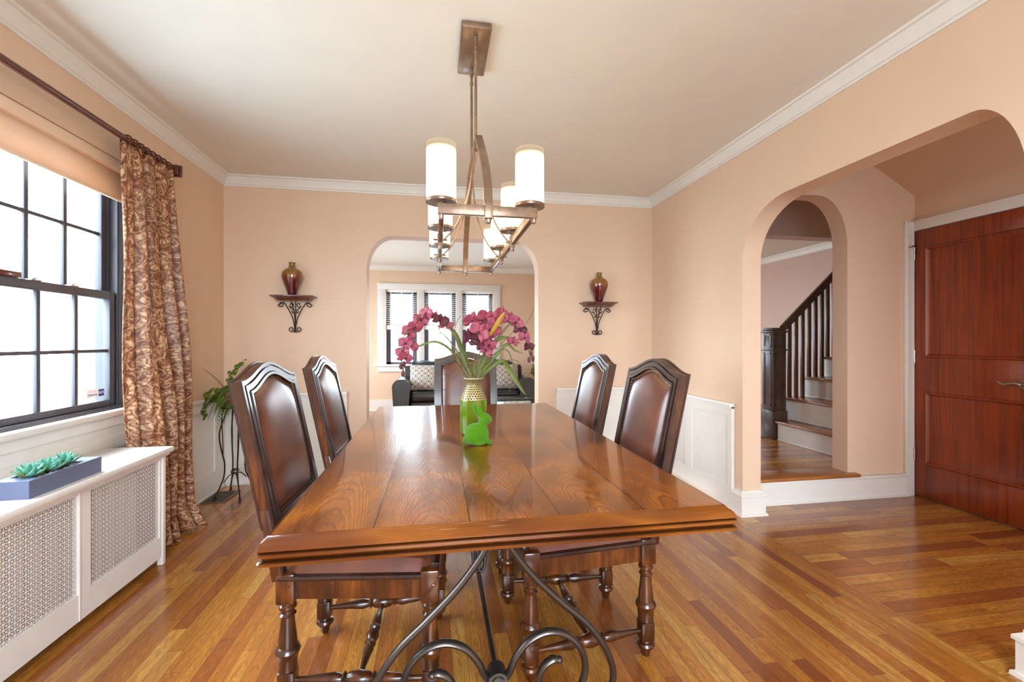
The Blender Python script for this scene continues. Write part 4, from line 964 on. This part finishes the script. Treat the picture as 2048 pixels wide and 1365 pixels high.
def orchid(c, face, s, seed, m='petal'):
    r = random.Random(seed); f_ = Vector(face).normalized(); a = f_.cross(Vector((0, 0, 1))).normalized(); b = a.cross(f_).normalized(); roll = r.uniform(0, 2*PI); mb = MB()
    for k in range(5):
        t0 = roll*.12+(PI/2, PI*7/6, PI*11/6, .25, PI-.25)[k]; d = a*math.cos(t0)+b*math.sin(t0); e = f_.cross(d); L = s*(1.0, .98, .98, 1.05, 1.05)[k]*r.uniform(.88, 1.12); wid = L*(.30, .29, .29, .50, .50)[k]; curl = r.uniform(-.05, .45)+(.0 if k > 2 else -.1)
        def pet(u, v, d=d, e=e, L=L, wid=wid, curl=curl):
            t = u; ww = wid*math.sin(PI*min(.985, .05+t**1.15*.935))**.75*(2*v-1); return c+d*L*t+e*ww+f_*(L*curl*t*t-.14*L*(2*v-1)**2+.06*L+.04*L*math.sin(9*t+5*v+seed))
        mb.grid(pet, 9, 6)
    o = mb.build('flower', m, oa, fix=False, solid=.0008)
    q = MB().ball(c+f_*s*.14, (s*.13, s*.15, s*.13), 8, 6); q.grid(lambda u, v: c+f_*s*(.12+.30*u)+(-b)*s*.30*u*(1+.3*math.sin(PI*v))+a*s*.20*(2*v-1)*math.sin(PI*min(.95, .2+u*.8)), 4, 4)
    q.build('lip', 'petal_dark', o, fix=False); return o
r = random.Random(5)
FL = [(rel(892, 650, -.02), .030), (rel(880, 640, -.05), .032), (rel(868, 634, -.04), .031), (rel(852, 628, -.07), .032), (rel(840, 640, -.05), .032), (rel(829, 654, -.08), .031), (rel(818, 668, -.05), .030), (rel(811, 687, -.08), .030), (rel(822, 692, -.06), .029), (rel(804, 705, -.06), .029), (rel(811, 716, -.08), .030),
      (rel(944, 643, -.12), .038), (rel(970, 638, -.14), .042), (rel(984, 660, -.14), .042), (rel(958, 664, -.15), .040), (rel(940, 676, -.12), .034), (rel(955, 688, -.12), .033), (rel(978, 690, -.12), .032), (rel(972, 702, -.10), .028), (rel(990, 640, -.08), .034),
      (rel(1003, 628, .0), .030), (rel(1018, 640, .0), .033), (rel(1032, 644, -.02), .031), (rel(1040, 660, .0), .029), (rel(1050, 676, -.02), .027), (rel(1026, 684, -.02), .024), (rel(1058, 694, .0), .024)]
for i, (c_, s_) in enumerate(FL):
    orchid(c_, (r.uniform(-.7, .5), -1, r.uniform(-.35, .55)), s_*1.18, 40+i, 'petal_dark' if i in (1, 15, 16, 23, 26) else 'petal')
for i, p in enumerate((rel(802, 733, -.06), rel(806, 748, -.06), rel(1062, 708, .02), rel(1066, 718, .02), rel(808, 728, -.06), rel(1058, 720, .02))):
    MB().ball(p, (.008, .007, .014), 8, 6).build('bud', 'petal_dark', oa)
LV = [([B0, rel(928, 715), rel(912, 672), rel(893, 650), rel(884, 638)], .020, 'leaf'), ([B0, rel(925, 735), rel(900, 700), rel(870, 684), rel(835, 694), rel(822, 700)], .012, 'leaf'),
      ([B0, rel(972, 715), rel(992, 682), rel(1015, 676), rel(1042, 688)], .020, 'leaf'), ([B0, rel(985, 720), rel(1012, 690), rel(1030, 702), rel(1048, 708)], .014, 'leaf'),
      ([B0, rel(1000, 724), rel(1018, 740, -.06), rel(1040, 775, -.08), rel(1052, 790, -.08)], .022, 'leaf'), ([rel(978, 672, -.15), rel(990, 655, -.16), rel(1004, 632, -.16), rel(1010, 625, -.16)], .018, 'leaf_yellow'),
      ([B0, rel(960, 722), rel(985, 690), rel(1020, 648), rel(1045, 642)], .014, 'leaf_olive'), ([B0, rel(985, 712), rel(1012, 700), rel(1024, 722), rel(1028, 750), rel(1016, 790)], .006, 'leaf_olive'),
      ([B0, rel(930, 730), rel(905, 690), rel(885, 668), rel(872, 665)], .007, 'leaf_olive'), ([B0, rel(945, 728), rel(928, 735), rel(924, 760), rel(922, 778)], .006, 'leaf_olive')]
for i in range(20):
    a = r.uniform(-1, 1); LV.append(([B0+Vector((a*.012, r.uniform(-.012, .012), 0)), Vector((a*.05, r.uniform(-.05, .05), .09)), Vector((a*.11, r.uniform(-.08, .08), r.uniform(.11, .20)))], r.uniform(.005, .012), r.choice(['leaf', 'leaf_olive', 'leaf'])))
for pts, w, m in LV:
    q = MB(); ribbon(q, pts, w); q.build('leaf', m, oa, fix=False, solid=.0006)
for pts in ([B0, rel(975, 722), rel(1020, 670), rel(1050, 648), rel(1062, 632), rel(1066, 620)], [B0, rel(930, 735), rel(900, 712), rel(872, 690), rel(855, 672)], [B0, rel(945, 725), rel(926, 742), rel(900, 744), rel(872, 758)],
            [B0, rel(925, 748), rel(905, 758), rel(892, 778), rel(885, 780)], [B0, rel(905, 690), rel(912, 650), rel(920, 632)], [B0, rel(990, 735), rel(1020, 720), rel(1038, 724)], [B0, rel(890, 700), rel(882, 670), rel(878, 656)]):
    MB().tube(cr(pts, 6), .0013, 5).build('twig', 'twig', oa)
MB().lathe([(.016, -.02), (.022, .0), (.026, .035), (.022, .052), (.012, .06)], n=12).build('stem_bundle', 'leaf', oa)

# rabbit
def blobs(name, els, m, res, loc, label, cat):
    """metaball-style union from ellipsoids: voxel remesh of overlapping balls gives one continuous surface"""
    mb = MB()
    for c_, r_, rot in els:
        b = MB().ball((0, 0, 0), r_, 20, 14); R_ = Matrix.Rotation(rot, 3, 'Y'); mb.add([Vector(c_)+R_ @ Vector(v) for v in b.v], b.f)
    o = mb.build(name, m); md = o.modifiers.new('union', 'REMESH'); md.mode = 'VOXEL'; md.voxel_size = res
    sm = o.modifiers.new('soft', 'SMOOTH'); sm.iterations = 7; sm.factor = .6
    dg = bpy.context.evaluated_depsgraph_get(); bpy.context.view_layer.update(); me = bpy.data.meshes.new_from_object(o.evaluated_get(bpy.context.evaluated_depsgraph_get())); old = o.data; o.modifiers.clear(); o.data = me
    me.materials.clear(); me.materials.append(M[m]); me.shade_smooth(); o.location = loc; return tag(o, label, cat)
blobs('rabbit_figurine', [((-.012, 0, .045), (.044, .034, .044), 0), ((-.030, 0, .034), (.028, .030, .033), 0), ((-.022, -.020, .030), (.030, .014, .027), 0), ((-.022, .020, .030), (.030, .014, .027), 0),
    ((.016, 0, .050), (.026, .024, .038), -.25), ((.018, 0, .085), (.020, .018, .024), 0), ((.026, 0, .104), (.028, .022, .024), .2), ((.044, 0, .098), (.014, .013, .012), 0),
    ((-.006, .010, .138), (.013, .007, .030), -.62), ((.006, -.010, .133), (.013, .007, .029), -.42), ((.000, .008, .120), (.010, .007, .016), -.5), ((.012, -.006, .118), (.010, .007, .016), -.4),
    ((.034, -.012, .020), (.011, .010, .024), -.45), ((.034, .012, .020), (.011, .010, .024), -.45), ((.044, -.012, .007), (.014, .009, .0075), 0), ((.044, .012, .007), (.014, .009, .0075), 0),
    ((.002, -.022, .008), (.026, .010, .0085), 0), ((.002, .022, .008), (.026, .010, .0085), 0), ((-.052, 0, .020), (.014, .014, .014), 0), ((-.010, 0, .008), (.036, .028, .009), 0)],
    'moss', .0032, (.168, 1.815, TZ+.0), 'green flocked rabbit figurine sitting in front of the green vase', 'figurine')

# ---------------------------------------------------------------- door_1
d1 = thing('door_1', 'stained reddish brown two-panel wooden door with white casing', 'door'); d1['kind'] = 'structure'
DX = 3.655
q = MB(); Y0, Y1 = 2.09, 2.905; st_ = .098
P1, P2 = (1.075, 1.915), (.262, .815)
def db(a, b, x=DX-.004): q.bbox((x, a[0], a[1]), (DX+.03, b[0], b[1]), .002)
db((Y0, .012), (Y0+st_+.02, 2.045)); db((Y1-st_, .012), (Y1, 2.045)); db((Y0+st_, .012), (Y1-st_, P2[0])); db((Y0+st_, P2[1]), (Y1-st_, P1[0])); db((Y0+st_, P1[1]), (Y1-st_, 2.045))
q.build('door_frame', 'door_wood', d1, angle=30)
for k, (a, b) in enumerate((P1, P2)):
    q = MB(); ya, yb = Y0+st_+.02, Y1-st_
    def rg(i, x, z0=a, z1=b): return [(x, ya+i, z0+i), (x, yb-i, z0+i), (x, yb-i, z1-i), (x, ya+i, z1-i)]
    rings = [rg(0, DX-.002), rg(.006, DX-.010), rg(.014, DX-.008), rg(.024, DX+.006), rg(.030, DX+.010), rg(.075, DX+.010)]
    vs = [p for r_ in rings for p in r_]; fs = []
    for i in range(len(rings)-1):
        for j in range(4): fs.append((i*4+j, i*4+(j+1) % 4, (i+1)*4+(j+1) % 4, (i+1)*4+j))
    fs.append((20, 21, 22, 23)); q.add(vs, fs).build('door_panel', 'door_wood', d1, angle=25)
q = MB(); x0 = 3.636
q.bbox((x0, 2.908, 0), (3.662, 2.918, 2.12), .003); 
q.bbox((x0, 2.885+.022, 0), (3.66, 2.90, 2.115), .002) if False else None
q.bbox((x0+.004, 1.99, 2.05), (3.662, 2.918, 2.125), .004); q.bbox((x0, 1.98, 2.11), (3.664, 2.918, 2.128), .003); q.bbox((x0+.004, 1.99, 0), (3.662, 2.085, 2.125), .004)
q.build('door_casing', 'trim', d1, angle=30)
# casing leg on the side wall next to the hinges
MB().bbox((3.575, 2.878, 0), (3.652, 2.902, 2.125), .004).bbox((3.583, 2.870, 0), (3.598, 2.885, 2.12), .003).bbox((3.632, 2.872, 0), (3.648, 2.885, 2.12), .003).build('door_casing', 'trim', d1, angle=30)
for z in (.333, 1.08, 1.874):
    MB().bbox((3.640, 2.872, z-.045), (3.652, 2.884, z+.045), .002).tube([(3.644, 2.872, z-.05), (3.644, 2.872, z+.05)], .007, 10).build('hinge', 'chrome', d1)
MB().tube([(3.60, 2.86, 1.925), (3.655, 2.86, 1.94)], .006, 8).tube([(3.585, 2.865, 1.922), (3.60, 2.86, 1.925)], .008, 8).build('door_stop', 'chrome', d1)
hd = MB().tube([(DX-.004, 2.215, .925), (DX-.055, 2.215, .925)], .011, 12).tube([(DX-.001, 2.215, .925), (DX-.008, 2.215, .925)], .030, 20)
hd.tube(cr([(DX-.052, 2.205, .925), (DX-.056, 2.24, .932), (DX-.056, 2.29, .922), (DX-.054, 2.315, .932), (DX-.052, 2.328, .938)], 6), [.0095]*12+[.008]*8+[.006]*5, 10).build('door_handle', 'chrome', d1)

# ---------------------------------------------------------------- staircase
sc = thing('staircase', 'staircase with white risers, oak treads and dark balustrade beyond the narrow arch', 'staircase')
SX = [3.385, 3.555, 3.785, 4.005, 4.235, 4.465]; SZ = [.2, .395, .62, .83, 1.035, 1.24, 1.445]
YF = 4.03; YN = 3.035
for i, x in enumerate(SX):
    z0, z1 = SZ[i], SZ[i+1]; yf = 3.965 if i == 0 else YF+.05
    q = MB().box((x, YN, z0-(.0 if i == 0 else .02)), (x+.02, yf, z1-.022)); q.bbox((x-.010, YN, z1-.036), (x, yf, z1-.022), .003); q.bbox((x-.008, YN, z0), (x, yf, z0+.014), .003); q.build('riser', 'trim', sc, angle=30)
    x2 = SX[i+1]+.03 if i < 5 else 4.75
    MB().bbox((x-.028, YN, z1-.024), (x2, yf+.012, z1), .007).build('tread', 'tread_wood', sc, angle=50)
q = MB(); q.prism([(SX[1]+.02, .2), (5.09, .2), (5.09, 1.41), (4.73, 1.41), (4.49, 1.41), (4.49, 1.21), (4.26, 1.21), (4.26, 1.0), (4.03, 1.0), (4.03, .80), (3.81, .80), (3.81, .59), (3.58, .59)], 'Y', YF-.01, YF+.045); q.build('stringer', 'trim', sc, smooth=False)
q = MB(); n0 = (3.435, 4.075); h_ = .076
q.bbox((n0[0]-h_-.010, n0[1]-h_-.010, .2), (n0[0]+h_+.010, n0[1]+h_+.010, .49), .005); q.bbox((n0[0]-h_, n0[1]-h_, .49), (n0[0]+h_, n0[1]+h_, 1.30), .004)
q.bbox((n0[0]-h_-.012, n0[1]-h_-.012, 1.285), (n0[0]+h_+.012, n0[1]+h_+.012, 1.305), .004); q.bbox((n0[0]-h_-.004, n0[1]-h_-.004, 1.305), (n0[0]+h_+.004, n0[1]+h_+.004, 1.335), .012)
q.bbox((n0[0]-h_-.008, n0[1]-h_-.008, 1.10), (n0[0]+h_+.008, n0[1]+h_+.008, 1.118), .003)
for a, b in ((.54, 1.08), (1.14, 1.27)):
    for (u0, u1, z0, z1) in ((-.05, .05, a, a+.012), (-.05, .05, b-.012, b), (-.05, -.038, a, b), (.038, .05, a, b)):
        q.box((n0[0]+u0, n0[1]-h_-.006, z0), (n0[0]+u1, n0[1]-h_, z1)); q.box((n0[0]-h_-.006, n0[1]+u0, z0), (n0[0]-h_, n0[1]+u1, z1))
q.build('newel_post', 'stair_wood', sc, angle=30)
rl = lambda x: 1.245+(x-3.435)*.935
q = MB(); q.tube([(3.50, YF, rl(3.50)+.025), (4.7, YF, rl(4.7)+.025)], .036, 8, flat=(1, 1), up=(0, 1, 0)); q.build('handrail', 'stair_wood', sc, angle=30)
for i in range(1, 6):
    for k in range(3):
        x = SX[i]+.005+k*(.0765 if i > 1 else .0765); 
        MB().bbox((x, YF-.016, SZ[i+1]), (x+.030, YF+.016, rl(x+.015)+.01), .003).build('baluster', 'stair_wood', sc)

# ---------------------------------------------------------------- living room
w2 = thing('window_2', 'triple window with white casing and half-raised blinds in the living room', 'window'); w2['kind'] = 'structure'
q = MB(); yc = 7.9
q.bbox((-1.0, yc-.03, 2.085), (1.125, yc+.01, 2.185), .006); q.bbox((-1.015, yc-.045, 2.17), (1.14, yc, 2.192), .004)
for a, b in ((-1.0, -.86), (-.34, -.215), (.33, .445), (.99, 1.12)): q.bbox((a, yc-.024, .78), (b, yc+.01, 2.09), .005)
q.bbox((-1.05, yc-.075, .765), (1.17, yc+.05, .795), .008); q.bbox((-1.0, yc-.028, .672), (1.12, yc, .766), .005); q.build('casing', 'trim', w2, angle=30)
for a, b in WX:
    q = MB(); y0, y1 = 7.97, 8.02
    q.bbox((a, y0, .78), (a+.075, y1, 2.09), .004); q.bbox((b-.075, y0, .78), (b, y1, 2.09), .004); q.bbox((a, y0, .78), (b, y1, .835), .004); q.bbox((a, y0, 2.02), (b, y1, 2.09), .004); q.bbox((a, y0, 1.44), (b, y1, 1.49), .004)
    so = q.build('sash_frame', plain('far_sash_%d' % int(a*100), '#4a4a58', .5), w2, angle=30)
    q = MB(); q.box(((a+b)/2-.006, y0+.01, .83), ((a+b)/2+.006, y0+.02, 1.44)); q.box((a+.07, y0+.01, 1.12), (b-.07, y0+.02, 1.132)); q.build('muntins', 'white_cloth', so)
    MB().add([(a+.05, 7.99, .8), (b-.05, 7.99, .8), (b-.05, 7.99, 2.06), (a+.05, 7.99, 2.06)], [(0, 1, 2, 3)]).build('glass', 'glass', so, smooth=False)
for a, b in WX:
    bl = thing('window_blind', 'white slatted blind covering the upper half of the %s living room window pane' % {-.86: 'left', -.215: 'middle', .445: 'right'}[a], 'blind', (0, 0, 0), 0, 'white blinds in the living room windows')
    MB().bbox((a+.004, 7.91, 2.045), (b-.004, 7.955, 2.088), .004).build('headrail', 'white_cloth', bl)
    q = MB()
    for k in range(15): z = 1.50+k*.0365; q.add([(a+.008, 7.915, z-.004), (b-.008, 7.915, z-.004), (b-.008, 7.957, z+.006), (a+.008, 7.957, z+.006), (a+.008, 7.915, z-.002), (b-.008, 7.915, z-.002), (b-.008, 7.957, z+.008), (a+.008, 7.957, z+.008)], [(0, 1, 2, 3), (7, 6, 5, 4), (0, 4, 5, 1), (2, 6, 7, 3)])
    q.build('slats', 'white_cloth', bl, smooth=False)
    q = MB()
    for x in (a+.075, (a+b)/2, b-.075): q.box((x-.006, 7.912, 1.44), (x+.006, 7.914, 2.05))
    q.build('ladder_tapes', 'white_cloth', bl); MB().bbox((a+.004, 7.905, 1.40), (b-.004, 7.957, 1.475), .005).build('bottom_stack', 'white_cloth', bl)

so_ = thing('sofa', 'black leather sofa with rolled arms under the living room window', 'sofa', (.445, 7.25, 0))
SW = 1.10
for s in (-1, 1):
    q = MB(); a_, b_ = (.845, SW) if s > 0 else (-SW, -.845); n = 14
    def armp(i): 
        t = PI*i/n; cx_ = (a_+b_)/2; return (cx_+.135*math.cos(t), .50+.125*math.sin(t))
    poly = [armp(i) for i in range(n+1)]+[(a_+.03 if s > 0 else a_+.02, .06), (b_-.02 if s > 0 else b_-.03, .06)]
    q.prism(poly, 'Y', -.40, .36); q.build('arm', 'black_leather', so_, angle=50)
q = MB().bbox((-.85, -.30, .08), (.85, .36, .27), .03); q.build('base', 'black_leather', so_, angle=50)
for a, b in ((-.84, -.005), (.005, .84)):
    MB().bbox((a, -.36, .27), (b, .18, .42), .045).build('seat_cushion', 'black_leather', so_, angle=60)
    o = MB().grid(lambda u, v, a=a, b=b: (a+(b-a)*u, .12+.10*v-.07*(1-abs(2*u-1)**4)*(1-abs(2*v-1)**4)**.5, .40+.47*v-.05*abs(2*u-1)**3*v), 14, 12).build('back_cushion', 'black_leather', so_, fix=False, solid=.05)
MB().bbox((-1.0, .24, .10), (1.0, .40, .80), .05).build('back_frame', 'black_leather', so_, angle=50)
for x in (-.95, .95):
    for y in (-.34, .32): MB().lathe([(.02, 0), (.03, .065)], (x, y, 0), 12).build('foot', 'black', so_)
def pillow(x, y, z, w, h, rx, rz, label):
    def pf_(u, v, s): k = ((1-abs(2*u-1)**3)*(1-abs(2*v-1)**3)); e = 1-.09*(1-k); return ((2*u-1)*w/2*(1-.06*(1-abs(2*v-1)**2)), s*.075*k**.6, (2*v-1)*h/2*(1-.06*(1-abs(2*u-1)**2)))
    t = MB(); t.grid(lambda u, v: pf_(u, v, 1), 14, 14, uv=lambda u, v: (u, v)); t.grid(lambda u, v: pf_(u, v, -1), 14, 14, uv=lambda u, v: (u, v))
    o = t.build('throw_pillow', 'damask', fix=False); o.location = (x, y, z); o.rotation_euler = (rx, 0, rz); return tag(o, label, 'pillow', 'damask pillows on the sofa')
pillow(-.18, 7.13, .625, .50, .42, -.30, -.12, 'black and cream damask pillow at the left end of the black sofa')
pillow(1.08, 7.13, .625, .50, .42, -.30, .10, 'black and cream damask pillow at the right end of the black sofa')
ct = thing('coffee_table', 'mirrored coffee table in front of the sofa', 'coffee table', (.95, 6.1, 0))
mm = NT('mirror_mosaic'); vo = mm.new('ShaderNodeTexVoronoi'); mm.put(vo.inputs['Vector'], mm.obj()); vo.inputs['Scale'].default_value = 24
mm.set(Base_Color=mm.mix(vo.outputs[0], srgb('#7fa0a8'), srgb('#dfe8ea')), Roughness=.15, Metallic=.6); M['mosaic'] = mm.m
MB().bbox((-.36, -.25, .10), (.30, .25, .40), .01).build('mirrored_body', 'mosaic', ct, angle=30); MB().bbox((-.38, -.27, .40), (.32, .27, .42), .004).build('glass_top', 'table_glass', ct, angle=30)
for x in (-.33, .27):
    for y in (-.22, .22): MB().bbox((x-.02, y-.02, 0), (x+.02, y+.02, .11), .003).build('leg', 'black', ct)
lp = thing('potted_plant', 'small leafy plant at the right side of the living room sofa', 'plant', (1.80, 7.45, 0))
MB().lathe([(.10, 0), (.13, .12), (.14, .30), (.13, .31), (.10, .28)], n=20).build('pot', 'black', lp)
q = MB(); r = random.Random(9); tw = MB()
for k in range(9):
    a = r.uniform(0, 2*PI); c_ = cr([(0, 0, .28), (.05*math.cos(a), .05*math.sin(a), .48), (.17*math.cos(a), .17*math.sin(a), r.uniform(.6, .85))], 6); tw.tube(c_, .003, 5)
    for p in c_[4:]:
        for s in range(2): disc_leaf(q, p+Vector((r.uniform(-.03, .03), r.uniform(-.03, .03), r.uniform(-.03, .03))), (r.uniform(-1, 1), -1, r.uniform(0, 1)), .022)
q.build('leaves', 'fern', lp, fix=False, solid=.001); tw.build('stems', 'twig', lp)
